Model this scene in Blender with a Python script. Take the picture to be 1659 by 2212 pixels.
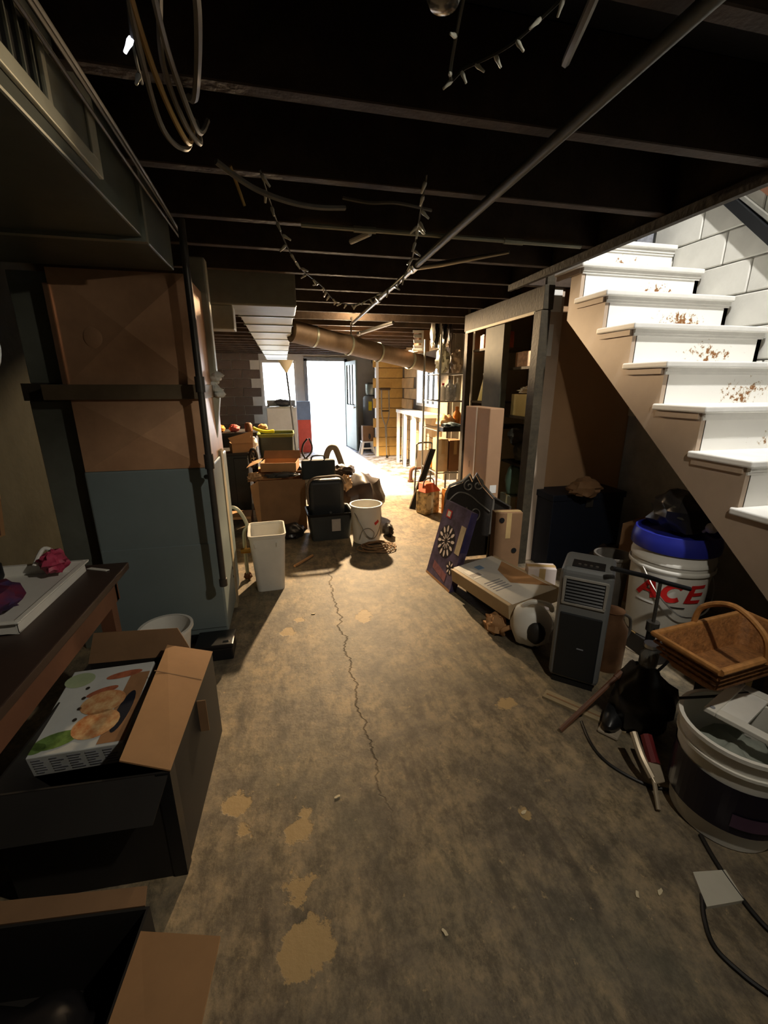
import bpy, bmesh, math, random
from mathutils import Vector, Matrix, noise as mnoise
R = math.radians
random.seed(7)
for o in list(bpy.data.objects): bpy.data.objects.remove(o)
S = bpy.context.scene
COL = S.collection

def lin(r, g, b):
    f = lambda v: (v/255/12.92) if v <= 10 else ((v/255+.055)/1.055)**2.4
    return (f(r), f(g), f(b), 1)

# ------------------------------------------------------------------ camera
cam = bpy.data.cameras.new('camera'); cam.sensor_fit = 'VERTICAL'; cam.sensor_height = 36
cam.lens = 36*920/2212; cam.clip_start = .02
camo = bpy.data.objects.new('camera', cam); COL.objects.link(camo)
camo.location = (0, 0, 1.45); camo.rotation_euler = (R(90-16.53), 0, R(-12.8))
S.camera = camo
# ------------------------------------------------------------------ world, lights, exposure
W = bpy.data.worlds.new('world'); S.world = W; W.use_nodes = True
bg = W.node_tree.nodes['Background']; bg.inputs[0].default_value = (.86, .93, 1, 1); bg.inputs[1].default_value = 11.0
S.view_settings.view_transform = 'Standard'; S.view_settings.look = 'None'
S.view_settings.exposure = 0; S.view_settings.gamma = 1; S.view_settings.use_curve_mapping = False

def lamp(name, kind, loc, power, col, size=.03, rot=None, **k):
    l = bpy.data.lights.new(name, kind); l.energy = power; l.color = col
    if kind == 'AREA': l.size = size
    else: l.shadow_soft_size = size
    for a, v in k.items(): setattr(l, a, v)
    o = bpy.data.objects.new(name, l); COL.objects.link(o); o.location = loc
    if rot: o.rotation_euler = rot
    return o
def aim(o, t):
    o.rotation_euler = (Vector(t)-o.location).to_track_quat('-Z', 'Y').to_euler()
WARM = (1, .71, .41)
lamp('rear_bulb_light', 'POINT', (.80, 4.74, 2.20), 26, WARM, .035)
rl = lamp('rear_flood_light', 'SPOT', (.95, 6.3, 2.10), 1550, WARM, .05, spot_size=R(156), spot_blend=.25)
aim(rl, (.85, 5.6, 0))
fb = lamp('front_flood_light', 'SPOT', (.95, .25, 2.165), 58, (1, .91, .76), .03, spot_size=R(124), spot_blend=.7)
aim(fb, (.15, 2.4, .4))
st = lamp('stair_light', 'SPOT', (1.70, .75, 4.55), 740, (1, .97, .92), .05, spot_size=R(58), spot_blend=.5)
aim(st, (2.42, 2.3, 1.9))
day = lamp('day_sun', 'SUN', (.6, 16, 3), 10.0, (.93, .96, 1), R(4))
aim(day, (1.1, 8.2, 0))

# ------------------------------------------------------------------ materials
MATS = {}
def mat(name, col, rough=.6, metal=0., var=.25, scale=6., col2=None, bump=.0, bscale=40., spec=.4, emit=0, trans=0):
    if name in MATS: return MATS[name]
    m = bpy.data.materials.new(name); m.use_nodes = True; nt = m.node_tree; N = nt.nodes; L = nt.links
    b = N['Principled BSDF']
    b.inputs['Roughness'].default_value = rough; b.inputs['Metallic'].default_value = metal
    b.inputs['Specular IOR Level'].default_value = spec
    if trans: b.inputs['Transmission Weight'].default_value = trans
    tc = N.new('ShaderNodeTexCoord'); nz = N.new('ShaderNodeTexNoise'); nz.inputs['Scale'].default_value = scale
    nz.inputs['Detail'].default_value = 5; nz.inputs['Roughness'].default_value = .65
    L.new(tc.outputs['Object'], nz.inputs['Vector'])
    cr = N.new('ShaderNodeValToRGB'); e = cr.color_ramp.elements
    e[0].position = .32; e[1].position = .68
    c2 = col2 if col2 else tuple(max(0, v*(1-var)) for v in col[:3])+(1,)
    e[0].color = c2; e[1].color = tuple(min(1, v*(1+var*.3)) for v in col[:3])+(1,)
    L.new(nz.outputs['Fac'], cr.inputs['Fac']); L.new(cr.outputs['Color'], b.inputs['Base Color'])
    if bump:
        n2 = N.new('ShaderNodeTexNoise'); n2.inputs['Scale'].default_value = bscale; n2.inputs['Detail'].default_value = 4
        L.new(tc.outputs['Object'], n2.inputs['Vector'])
        bp = N.new('ShaderNodeBump'); bp.inputs['Strength'].default_value = bump; bp.inputs['Distance'].default_value = .01
        L.new(n2.outputs['Fac'], bp.inputs['Height']); L.new(bp.outputs['Normal'], b.inputs['Normal'])
    if emit:
        L.new(cr.outputs['Color'], b.inputs['Emission Color']); b.inputs['Emission Strength'].default_value = emit
    MATS[name] = m; return m

def floor_material():
    m = bpy.data.materials.new('worn_concrete'); m.use_nodes = True; nt = m.node_tree; N = nt.nodes; L = nt.links
    b = N['Principled BSDF']; b.inputs['Roughness'].default_value = .62; b.inputs['Specular IOR Level'].default_value = .35
    tc = N.new('ShaderNodeTexCoord'); P = tc.outputs['Object']
    def nz(scale, detail=6, rough=.65, stretch=None, dist=0):
        n = N.new('ShaderNodeTexNoise'); n.inputs['Scale'].default_value = scale; n.inputs['Detail'].default_value = detail
        n.inputs['Roughness'].default_value = rough; n.inputs['Distortion'].default_value = dist
        if stretch:
            mp = N.new('ShaderNodeMapping'); mp.inputs['Scale'].default_value = stretch
            L.new(P, mp.inputs[0]); L.new(mp.outputs[0], n.inputs['Vector'])
        else: L.new(P, n.inputs['Vector'])
        return n.outputs['Fac']
    def ramp(x, stops):
        r = N.new('ShaderNodeValToRGB'); e = r.color_ramp.elements
        while len(e) < len(stops): e.new(.5)
        for i, (p, c) in enumerate(stops): e[i].position = p; e[i].color = c if len(c) == 4 else (c[0],)*3+(1,)
        L.new(x, r.inputs[0]); return r.outputs[0]
    def mix(f, a, c):
        x = N.new('ShaderNodeMix'); x.data_type = 'RGBA'; L.new(f, x.inputs[0])
        for s, v in ((6, a), (7, c)):
            if isinstance(v, tuple): x.inputs[s].default_value = v
            else: L.new(v, x.inputs[s])
        return x.outputs[2]
    def math_(op, a, c=None, clamp=False):
        x = N.new('ShaderNodeMath'); x.operation = op; x.use_clamp = clamp
        for i, v in enumerate((a, c)):
            if v is None: continue
            if isinstance(v, (int, float)): x.inputs[i].default_value = v
            else: L.new(v, x.inputs[i])
        return x.outputs[0]
    base = ramp(nz(3.4, 10, .78), [(.32, lin(78, 70, 60)), (.45, lin(116, 104, 86)), (.56, lin(144, 127, 100)), (.68, lin(168, 146, 110))])
    grime = ramp(nz(13, 10, .82, (1, .6, 1), .1), [(.44, (0,)), (.60, (1,))])
    c = mix(math_('MULTIPLY', grime, .75), base, lin(66, 60, 48))
    streak = ramp(nz(16, 4, .6, (1, .12, 1), .3), [(.56, (0,)), (.68, (1,))])
    c = mix(math_('MULTIPLY', streak, .45), c, lin(62, 54, 46))
    green = ramp(nz(1.3, 4, .6), [(.48, (0,)), (.7, (1,))])
    c = mix(math_('MULTIPLY', green, .4), c, lin(96, 96, 80))
    chips = ramp(nz(22, 6, .75, None, .3), [(.62, (0,)), (.68, (1,))])
    c = mix(math_('MULTIPLY', chips, .6), c, lin(176, 152, 112))
    sep = N.new('ShaderNodeSeparateXYZ'); L.new(P, sep.inputs[0])
    # rear of the basement: worn blue-white paint
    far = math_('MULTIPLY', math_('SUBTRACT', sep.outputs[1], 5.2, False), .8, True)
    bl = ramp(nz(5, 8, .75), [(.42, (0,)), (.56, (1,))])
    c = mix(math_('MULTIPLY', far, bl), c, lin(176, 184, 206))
    # bare patches where the coating came off
    wob = nz(9, 5, .7)
    acc = None
    for (x, y, r) in ((.415, 2.43, .055), (.43, 2.50, .03), (-.072, 2.373, .04), (-.253, 1.27, .045), (-.225, 1.165, .03), (-.045, 1.115, .05),
                      (-.02, 1.17, .02), (-.04, .945, .05), (-.06, .905, .03), (-.05, .80, .065), (-.01, .79, .05), (.932, 1.514, .045), (.74, 1.0, .02), (.0, 2.5, .03)):
        d = N.new('ShaderNodeVectorMath'); d.operation = 'DISTANCE'; L.new(P, d.inputs[0]); d.inputs[1].default_value = (x, y, 0)
        v = math_('SUBTRACT', r, d.outputs['Value'])
        acc = v if acc is None else math_('MAXIMUM', acc, v)
    acc = math_('ADD', acc, math_('MULTIPLY', math_('SUBTRACT', wob, .5), .17))
    pm = math_('MULTIPLY', math_('ADD', acc, .002), 120, True)
    c = mix(math_('MULTIPLY', pm, .85), c, lin(166, 140, 96))
    # long crack
    cw = nz(7, 4, .6, (.15, 1, 1))
    cx = math_('SUBTRACT', sep.outputs[0], math_('ADD', .175, math_('MULTIPLY', cw, .16)))
    cd = math_('ABSOLUTE', cx)
    cm = math_('SUBTRACT', 1, math_('MULTIPLY', cd, 170), True)
    gate = math_('MULTIPLY', math_('SUBTRACT', sep.outputs[1], .95), 2.5, True)
    gate2 = math_('MULTIPLY', math_('SUBTRACT', 3.4, sep.outputs[1]), 3, True)
    cm = math_('MULTIPLY', math_('MULTIPLY', cm, gate), gate2)
    c = mix(math_('MULTIPLY', cm, .6), c, lin(40, 32, 26))
    L.new(c, b.inputs['Base Color'])
    bp = N.new('ShaderNodeBump'); bp.inputs['Strength'].default_value = .35; bp.inputs['Distance'].default_value = .006
    hh = math_('SUBTRACT', math_('ADD', nz(30, 6, .7), math_('MULTIPLY', pm, -.4)), math_('MULTIPLY', cm, 2.))
    L.new(hh, bp.inputs['Height']); L.new(bp.outputs['Normal'], b.inputs['Normal'])
    return m

def riser_material():
    m = mat('riser_paint', lin(232, 230, 224), .5, var=.05)
    nt = m.node_tree; N = nt.nodes; L = nt.links; b = N['Principled BSDF']
    tc = N.new('ShaderNodeTexCoord'); n = N.new('ShaderNodeTexNoise'); n.inputs['Scale'].default_value = 34; n.inputs['Detail'].default_value = 8
    n.inputs['Roughness'].default_value = .7
    oi = N.new('ShaderNodeObjectInfo'); va = N.new('ShaderNodeVectorMath'); va.operation = 'ADD'; L.new(tc.outputs['Object'], va.inputs[0])
    vm = N.new('ShaderNodeVectorMath'); vm.operation = 'SCALE'; L.new(oi.outputs['Location'], vm.inputs[0]); vm.inputs['Scale'].default_value = 3.7
    L.new(vm.outputs[0], va.inputs[1]); L.new(va.outputs[0], n.inputs[0])
    g = N.new('ShaderNodeVectorMath'); g.operation = 'DISTANCE'
    mp = N.new('ShaderNodeMapping'); mp.inputs['Scale'].default_value = (1, 0, 2.6); mp.inputs['Location'].default_value = (0, 0, 0)
    L.new(tc.outputs['Object'], mp.inputs[0]); L.new(mp.outputs[0], g.inputs[0]); g.inputs[1].default_value = (.52, 0, .14)
    mr = N.new('ShaderNodeMapRange'); mr.inputs[1].default_value = .05; mr.inputs[2].default_value = .42; mr.inputs[3].default_value = .13; mr.inputs[4].default_value = -.22
    L.new(g.outputs['Value'], mr.inputs[0])
    ad = N.new('ShaderNodeMath'); ad.operation = 'ADD'; L.new(n.outputs['Fac'], ad.inputs[0]); L.new(mr.outputs[0], ad.inputs[1])
    cr = N.new('ShaderNodeValToRGB'); e = cr.color_ramp.elements; e[0].position = .60; e[0].color = lin(232, 230, 224)
    e[1].position = .66; e[1].color = lin(128, 84, 44)
    k = e.new(.63); k.color = lin(196, 184, 160)
    L.new(ad.outputs[0], cr.inputs[0]); L.new(cr.outputs[0], b.inputs['Base Color'])
    return m

# ------------------------------------------------------------------ mesh builder
class MB:
    def __init__(s): s.v = []; s.f = []
    def add(s, vs, fs):
        n = len(s.v); s.v += [tuple(v) for v in vs]; s.f += [tuple(i+n for i in f) for f in fs]; return s
    def box(s, x0, x1, y0, y1, z0, z1, M=None):
        vs = [Vector((x, y, z)) for z in (z0, z1) for y in (y0, y1) for x in (x0, x1)]
        if M is not None: vs = [M @ v for v in vs]
        return s.add(vs, [(0, 2, 3, 1), (4, 5, 7, 6), (0, 1, 5, 4), (2, 6, 7, 3), (0, 4, 6, 2), (1, 3, 7, 5)])
    def slab(s, a, b, c, d, t):
        a, b, c, d = map(Vector, (a, b, c, d)); n = (b-a).cross(d-a).normalized()*t
        return s.add([a, b, c, d, a+n, b+n, c+n, d+n], [(3, 2, 1, 0), (4, 5, 6, 7), (0, 1, 5, 4), (1, 2, 6, 5), (2, 3, 7, 6), (3, 0, 4, 7)])
    def prism(s, poly, vec):
        n = len(poly); vec = Vector(vec); a = [Vector(p) for p in poly]
        return s.add(a+[p+vec for p in a], [tuple(range(n))[::-1], tuple(range(n, 2*n))]+[(i, (i+1) % n, n+(i+1) % n, n+i) for i in range(n)])
    def tube(s, pts, r, n=8, rs=None, cap=True):
        pts = [Vector(p) for p in pts]; k = len(pts); rings = []
        up = None
        for i, p in enumerate(pts):
            t = (pts[min(i+1, k-1)]-pts[max(i-1, 0)])
            t = t.normalized() if t.length > 1e-9 else Vector((0, 0, 1))
            if up is None: up = Vector((0, 0, 1)) if abs(t.z) < .9 else Vector((1, 0, 0))
            u = (up-t*up.dot(t))
            u = u.normalized() if u.length > 1e-6 else t.orthogonal().normalized()
            w = t.cross(u); up = u; rr = rs[i] if rs else r
            rings.append([p+(u*math.cos(2*math.pi*j/n)+w*math.sin(2*math.pi*j/n))*rr for j in range(n)])
        vs = [v for q in rings for v in q]; fs = []
        for i in range(k-1):
            for j in range(n): fs.append((i*n+j, i*n+(j+1) % n, (i+1)*n+(j+1) % n, (i+1)*n+j))
        if cap: fs += [tuple(range(n))[::-1], tuple((k-1)*n+j for j in range(n))]
        return s.add(vs, fs)
    def lathe(s, prof, n=32, c=(0, 0, 0), M=None, cap=True):
        k = len(prof); vs = []; fs = []
        for (r, z) in prof:
            for j in range(n):
                a = 2*math.pi*j/n; v = Vector((r*math.cos(a), r*math.sin(a), z))
                if M is not None: v = M @ v
                vs.append(v+Vector(c))
        for i in range(k-1):
            for j in range(n): fs.append((i*n+j, i*n+(j+1) % n, (i+1)*n+(j+1) % n, (i+1)*n+j))
        if cap and prof[0][0] > 1e-6: fs.append(tuple(range(n))[::-1])
        if cap and prof[-1][0] > 1e-6: fs.append(tuple((k-1)*n+j for j in range(n)))
        return s.add(vs, fs)
    def blob(s, c, r, seed=0, amp=.25, freq=2.2, nu=20, nv=12, flat=None):
        vs = []; fs = []; r = Vector(r)
        for i in range(nv+1):
            th = math.pi*i/nv
            for j in range(nu):
                ph = 2*math.pi*j/nu; d = Vector((math.sin(th)*math.cos(ph), math.sin(th)*math.sin(ph), math.cos(th)))
                k = 1+amp*mnoise.noise(d*freq+Vector((seed*3.1, seed*1.7, 0)))+amp*.5*mnoise.noise(d*freq*2.7+Vector((seed, 5, 9)))
                p = Vector((d.x*r.x, d.y*r.y, d.z*r.z))*k+Vector(c)
                if flat is not None: p.z = max(p.z, flat)
                vs.append(p)
        for i in range(nv):
            for j in range(nu): fs.append((i*nu+j, (i+1)*nu+j, (i+1)*nu+(j+1) % nu, i*nu+(j+1) % nu))
        return s.add(vs, fs)
    def mesh(s, name):
        me = bpy.data.meshes.new(name); me.from_pydata(s.v, [], s.f); me.validate(); me.update()
        bm = bmesh.new(); bm.from_mesh(me); bmesh.ops.remove_doubles(bm, verts=bm.verts, dist=1e-6)
        bmesh.ops.recalc_face_normals(bm, faces=bm.faces); bm.to_mesh(me); bm.free(); return me
    def build(s, name, m, parent=None, smooth=False, bevel=0, seg=2, sub=0):
        me = s.mesh(name); o = bpy.data.objects.new(name, me); COL.objects.link(o); me.materials.append(m)
        if parent: o.parent = parent
        if smooth:
            for p in me.polygons: p.use_smooth = True
            me.set_sharp_from_angle(angle=R(42))
        if bevel:
            b = o.modifiers.new('bevel', 'BEVEL'); b.width = bevel; b.segments = seg; b.limit_method = 'ANGLE'; b.angle_limit = R(40)
        if sub:
            b = o.modifiers.new('sub', 'SUBSURF'); b.levels = b.render_levels = sub
        return o

def tag(o, label=None, cat=None, group=None, kind=None):
    if label: o['label'] = label
    if cat: o['category'] = cat
    if group: o['group'] = group
    if kind: o['kind'] = kind
    return o
def thing(name, label, cat, loc=(0, 0, 0), rz=0, group=None):
    o = bpy.data.objects.new(name, None); COL.objects.link(o); o.location = loc; o.rotation_euler = (0, 0, R(rz)); o.empty_display_size = .1
    return tag(o, label, cat, group)
def struct(name, mb, m, **k):
    o = mb.build(name, m, **k); o['kind'] = 'structure'; return o
def copies(name, me, parent, mats):
    o = bpy.data.objects.new(name, me); COL.objects.link(o); o.parent = parent
    for v in mats: o.matrix_local = v; break
    for v in mats[1:]:
        c = o.copy(); COL.objects.link(c); c.parent = parent; c.matrix_local = v
def boxmesh(name, x, y, z, m, bev=.004):
    mb = MB(); mb.box(-x/2, x/2, -y/2, y/2, -z/2, z/2); me = mb.mesh(name); me.materials.append(m)
    if bev:
        bm = bmesh.new(); bm.from_mesh(me); bmesh.ops.bevel(bm, geom=list(bm.edges), offset=bev, segments=1, affect='EDGES'); bm.to_mesh(me); bm.free()
    return me
def smoothpath(pts, n=6):
    pts = [Vector(p) for p in pts]; out = []
    for i in range(len(pts)-1):
        p0 = pts[max(i-1, 0)]; p1 = pts[i]; p2 = pts[i+1]; p3 = pts[min(i+2, len(pts)-1)]
        for j in range(n):
            t = j/n; out.append(.5*((2*p1)+(p2-p0)*t+(2*p0-5*p1+4*p2-p3)*t*t+(3*p1-p0-3*p2+p3)*t**3))
    out.append(pts[-1]); return out
def ribbon(mb, pts, w, r, z0=0, steps=8, sh=0., off=.002, c=(0, 0)):
    """strip of 2-D polyline (u along the round wall, v up) wrapped on a cylinder of radius r"""
    P = []
    for i in range(len(pts)-1):
        for j in range(steps): P.append(Vector(pts[i]).lerp(Vector(pts[i+1]), j/steps))
    P.append(Vector(pts[-1]))
    vs = []
    for i, p in enumerate(P):
        t = (P[min(i+1, len(P)-1)]-P[max(i-1, 0)]).normalized(); n = Vector((-t.y, t.x))*w/2
        for q in (p+n, p-n):
            a = (q.x+sh*q.y)/r
            vs.append((c[0]+(r+off)*math.sin(a), c[1]-(r+off)*math.cos(a), z0+q.y))
    mb.add(vs, [(2*i, 2*i+1, 2*i+3, 2*i+2) for i in range(len(P)-1)])

# palette
M_wood = mat('old_joist_wood', lin(70, 56, 44), .8, var=.4, scale=9, bump=.3)
M_dwood = mat('dark_stud_wood', lin(62, 54, 39), .8, var=.45, scale=12, bump=.3)
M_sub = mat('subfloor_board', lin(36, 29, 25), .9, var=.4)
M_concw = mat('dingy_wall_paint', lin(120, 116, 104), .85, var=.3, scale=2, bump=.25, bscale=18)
M_blockw = mat('white_block_paint', lin(204, 202, 194), .7, var=.12, scale=3, bump=.25, bscale=25)
M_blocky = mat('ochre_block_paint', lin(196, 160, 92), .8, var=.25, scale=4, bump=.3)
M_blockc = mat('cream_block_paint', lin(222, 196, 152), .8, var=.2, scale=4, bump=.3)
M_blockd = mat('brown_block', lin(108, 94, 84), .85, var=.3, scale=3, bump=.3)
M_mortar = mat('mortar', lin(120, 112, 100), .9)
M_white = mat('white_paint', lin(226, 224, 218), .55, var=.1)
M_stringer = mat('stringer_paint', lin(178, 158, 138), .6, var=.12, scale=3)
M_metal = mat('galvanised_sheet', lin(146, 150, 138), .38, .55, var=.2, scale=5)
M_pale = mat('pale_duct_metal', lin(176, 176, 156), .5, .25, var=.2, scale=6)
M_copper = mat('warm_sheet_metal', lin(214, 168, 130), .36, .3, var=.22, scale=4)
M_furn = mat('furnace_enamel', lin(120, 132, 132), .42, .05, var=.1, scale=3)
M_black = mat('black_plastic', lin(24, 25, 27), .4, var=.2)
M_blackm = mat('black_iron', lin(84, 80, 74), .36, .5, var=.3)
M_card = mat('cardboard', lin(172, 130, 88), .8, var=.14, scale=5)
M_cardd = mat('brown_cardboard', lin(132, 100, 70), .8, var=.18, scale=5)
M_cardk = mat('dark_cardboard', lin(38, 35, 32), .6, var=.2)
M_plw = mat('white_plastic', lin(220, 217, 208), .45, var=.08)
M_plg = mat('grey_bag_plastic', lin(70, 72, 74), .35, var=.35)
M_bag = mat('black_bag_plastic', lin(34, 32, 32), .3, var=.3, scale=9)
M_brownbag = mat('brown_bag_plastic', lin(66, 54, 48), .4, var=.35, scale=8)
M_cable = mat('grey_cable', lin(122, 118, 108), .6)
M_cablek = mat('black_cable', lin(26, 25, 24), .5)
M_steel = mat('steel', lin(170, 170, 166), .3, .9, var=.1)
M_red = mat('red_plastic', lin(190, 34, 32), .45, var=.15)
M_orange = mat('orange_paper', lin(226, 140, 50), .7, var=.15)
M_yellow = mat('yellow_plastic', lin(222, 200, 30), .5, var=.1)
M_blue = mat('blue_lid', lin(36, 42, 128), .3, var=.12)
M_navy = mat('navy_panel', lin(22, 28, 42), .6, var=.2)
M_tan = mat('tan_partition_board', lin(176, 140, 104), .75, var=.1, scale=2)
M_glass = mat('window_glass', (1, 1, 1, 1), .02, var=0, trans=1)
M_brown = mat('brown_table_top', lin(58, 43, 36), .45, var=.2, scale=4)
M_giron = mat('grey_iron', lin(128, 122, 112), .4, .3, var=.2)
M_redwood = mat('reddish_wood', lin(104, 68, 48), .6, var=.2)

# ================================================================== SETTING
YB = 10.62
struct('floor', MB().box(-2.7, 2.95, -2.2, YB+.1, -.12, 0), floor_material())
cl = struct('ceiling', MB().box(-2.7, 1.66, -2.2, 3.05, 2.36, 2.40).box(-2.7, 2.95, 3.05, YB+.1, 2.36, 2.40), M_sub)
jw = .045
ys = [-1.3, -.85, -.42, .02, .44, .86, 1.29, 1.73, 2.17, 2.56]
mats = [Matrix.Translation((-.52, y+jw/2, 2.245)) for y in ys]
copies('joist', boxmesh('joist', 4.25, jw, .23, M_wood, .003), cl, mats)
ys2 = [3.06, 3.52, 4.0, 4.5, 4.98, 5.45, 5.9, 6.35, 6.8, 7.25, 7.7, 8.15, 8.6, 9.05, 9.5, 9.95, 10.4]
copies('joist', boxmesh('joist_rear', 5.5, jw, .23, M_wood, .003), cl, [Matrix.Translation((.13, y, 2.245)) for y in ys2])
hd = MB().box(1.605, 1.655, -1.2, 3.04, 2.10, 2.36).build('stair_header', M_dwood, cl, bevel=.003)
MB().box(1.585, 1.605, -1.2, 3.04, 2.085, 2.125).build('header_trim', M_dwood, cl)
MB().box(1.22, 1.66, -.82, 1.2, 2.352, 2.359).build('ceiling_board', M_sub, cl)
# shell walls
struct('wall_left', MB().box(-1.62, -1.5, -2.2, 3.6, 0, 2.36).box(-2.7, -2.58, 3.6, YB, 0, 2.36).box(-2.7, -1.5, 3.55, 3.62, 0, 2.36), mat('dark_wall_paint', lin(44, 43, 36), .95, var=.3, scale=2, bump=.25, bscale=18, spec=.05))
struct('wall_front', MB().box(-2.7, 2.95, -2.3, -2.2, 0, 4.8), M_concw)
# stair wall with painted blocks
wr = struct('wall_right', MB().box(2.85, 2.97, -2.2, 4.4, 0, 4.8), mat('painted_mortar', lin(176, 174, 166), .8))
bl = boxmesh('block', .03, .392, .192, M_blockw, .006)
ms = []
for r in range(6, 19):
    for k in range(-1, 9):
        y = .55+.4*k+(.2 if r % 2 else 0); z = .1+.2*r
        if .9 < y < 4.2: ms.append(Matrix.Translation((2.845, y, z)))
copies('block', bl, wr, ms)
struct('wall_stairwell', MB().box(1.6, 1.66, -1.2, 3.04, 2.40, 4.8).box(1.6, 2.85, 4.2, 4.3, 2.4, 4.8).box(1.6, 2.85, -1.3, -1.2, 2.3, 4.8).box(1.55, 2.9, -1.3, 4.3, 4.8, 4.9)
       .box(1.66, 2.85, -1.2, -.45, 2.36, 2.4).box(1.6, 1.66, 3.04, 4.2, 2.4, 4.8), M_blockw)
# partition behind the stairs
struct('wall_partition', MB().box(2.05, 2.84, 3.14, 3.18, 0, 2.36), M_tan)
struct('wall_closet', MB().box(2.62, 2.70, 3.18, 6.3, 0, 2.36).box(1.98, 2.62, 4.44, 4.48, 0, 2.36), M_concw)
# rear side wall (cream blocks) with a window
ws = struct('wall_side', MB().box(2.42, 2.5, 6.3, 6.72, 0, 2.36).box(2.42, 2.5, 7.85, 8.95, 0, 2.36).box(2.42, 2.5, 6.72, 7.85, 0, 1.12).box(2.42, 2.5, 6.72, 7.85, 1.84, 2.36).box(2.5, 2.7, 6.28, 6.34, 0, 2.36), M_mortar)
bl = boxmesh('block', .03, .392, .192, M_blockc, .006); ms = []
for r in range(11):
    for k in range(7):
        y = 6.5+.4*k+(.2 if r % 2 else 0); z = .1+.2*r
        if y > 8.72 or (6.45 < y < 8.1 and 1.05 < z < 1.95): continue
        ms.append(Matrix.Translation((2.412, y, z)))
copies('block', bl, ws, ms)
win = struct('window_1', MB().box(2.40, 2.48, 6.70, 6.75, 1.10, 1.86).box(2.40, 2.48, 7.82, 7.87, 1.10, 1.86).box(2.40, 2.48, 6.75, 7.82, 1.10, 1.15).box(2.40, 2.48, 6.75, 7.82, 1.81, 1.86), M_white)
for y in (7.02, 7.29, 7.56): MB().box(2.42, 2.46, y-.015, y+.015, 1.15, 1.81).build('mullion', M_blackm, win)
for k, y in enumerate((6.885, 7.155, 7.425, 7.69)): MB().box(2.438, 2.442, y-.12, y+.12, 1.15, 1.81).build('pane', M_glass, win)
# ochre return wall
wy = struct('wall_return', MB().box(1.9, 2.5, 8.93, 9.03, 0, 2.36), M_mortar)
bl = boxmesh('block', .392, .03, .192, M_blocky, .006); ms = []
for r in range(11):
    for k in range(2):
        x = (2.10 if r % 2 == 0 else 1.99)+.4*k
        if x > 2.35: x = 2.35
        ms.append(Matrix.Translation((x, 8.925+.002*k, .1+.2*r)))
copies('block', bl, wy, ms)
struct('trim_1', MB().box(1.855, 1.905, 8.88, 9.03, 0, 2.1), M_white)
struct('wall_alcove', MB().box(2.44, 2.5, 9.03, YB, 0, 2.36), M_blockc)
# back wall: window, door opening
wb = struct('wall_back', MB().box(-2.7, -.48, YB, YB+.12, 0, 2.36).box(-.48, .32, YB, YB+.12, 0, .95).box(-.48, 1.46, YB, YB+.12, 2.0, 2.36).box(.32, .55, YB, YB+.12, 0, 2.0).box(1.46, 2.5, YB, YB+.12, 0, 2.36), M_blockw)
bl = boxmesh('block', .392, .03, .192, M_blockd, .006); ms = []
for r in range(11):
    for k in range(5):
        x = -.70-.4*k-(.2 if r % 2 else 0)
        ms.append(Matrix.Translation((x, YB-.005, .1+.2*r)))
copies('block', bl, wb, ms)
w2 = struct('window_2', MB().box(-.48, -.43, YB-.02, YB+.1, .95, 2.0).box(.27, .32, YB-.02, YB+.1, .95, 2.0).box(-.43, .27, YB-.02, YB+.1, .95, 1.0).box(-.43, .27, YB-.02, YB+.1, 1.95, 2.0), M_white)
MB().box(-.43, .27, YB+.05, YB+.055, 1.0, 1.95).build('pane', M_glass, w2)
struct('trim_2', MB().box(.50, .57, YB-.05, YB+.1, 0, 2.05).box(1.44, 1.51, YB-.05, YB+.1, 0, 2.05).box(.50, 1.51, YB-.05, YB+.1, 2.0, 2.08), mat('blue_grey_trim', lin(150, 156, 160), .6))
# open door leaf
dr = bpy.data.objects.new('door_1', None); COL.objects.link(dr); dr.location = (1.455, YB-.06, 0); dr.rotation_euler = (0, 0, R(-83)); dr['kind'] = 'structure'
M_dgr = mat('green_grey_door', lin(112, 124, 118), .5, var=.15)
MB().box(0, .88, 0, .04, .02, 1.02).box(0, .10, 0, .04, 1.02, 1.98).box(.78, .88, 0, .04, 1.02, 1.98).box(.10, .78, 0, .04, 1.9, 1.98).build('leaf', M_dgr, dr, bevel=.004)
for k in range(3):
    MB().box(.12+.225*k, .31+.225*k, .018, .022, 1.04, 1.9).build('pane', M_glass, dr)
for k in range(2):
    MB().box(.31+.225*k, .345+.225*k, .005, .035, 1.02, 1.9).build('mullion', M_dgr, dr)
MB().lathe([(.0, 0), (.028, .01), (.03, .03), (.012, .04), (.012, .06)], 14, (.82, -.06, .98), Matrix.Rotation(R(-90), 3, 'X')).build('knob', M_steel, dr, True)
# outdoors
M_out = mat('outdoor_concrete', lin(206, 204, 198), .8, var=.08)
struct('floor_outdoor', MB().box(-6, 12, YB+.12, 16, -.14, -.02).box(2.7, 12, 4, YB+.12, -.14, -.02), M_out)

# ================================================================== STAIRCASE
stc = thing('staircase', 'white painted wooden staircase with chipped risers climbing along the block wall', 'stairs', (1.9, 0, 0))
M_ris = riser_material()
zt = lambda i: .10+.21*i
yr = lambda i: 2.93-.255*(11-i)
for i in range(0, 12):
    zb = 0 if i == 0 else zt(i-1)
    x0 = .20 if i == 11 else 0
    o = MB().box(x0, .88, 0, .018, 0, zt(i)-.03-zb).build('riser', M_ris, stc); o.location = (.025, yr(i), zb)
    yn = yr(i+1)+.018 if i < 11 else 3.045
    MB().box(x0-.025, .91, yr(i)-.035, yn, zt(i)-.032, zt(i)).build('tread', M_white, stc, bevel=.008, seg=3)
    MB().box(x0, .905, yr(i)-.016, yr(i)+.001, zt(i)-.052, zt(i)-.032).box(x0, .905, yr(i)-.008, yr(i)+.001, zt(i)-.066, zt(i)-.052).build('nosing_moulding', M_white, stc)
poly = []
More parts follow.
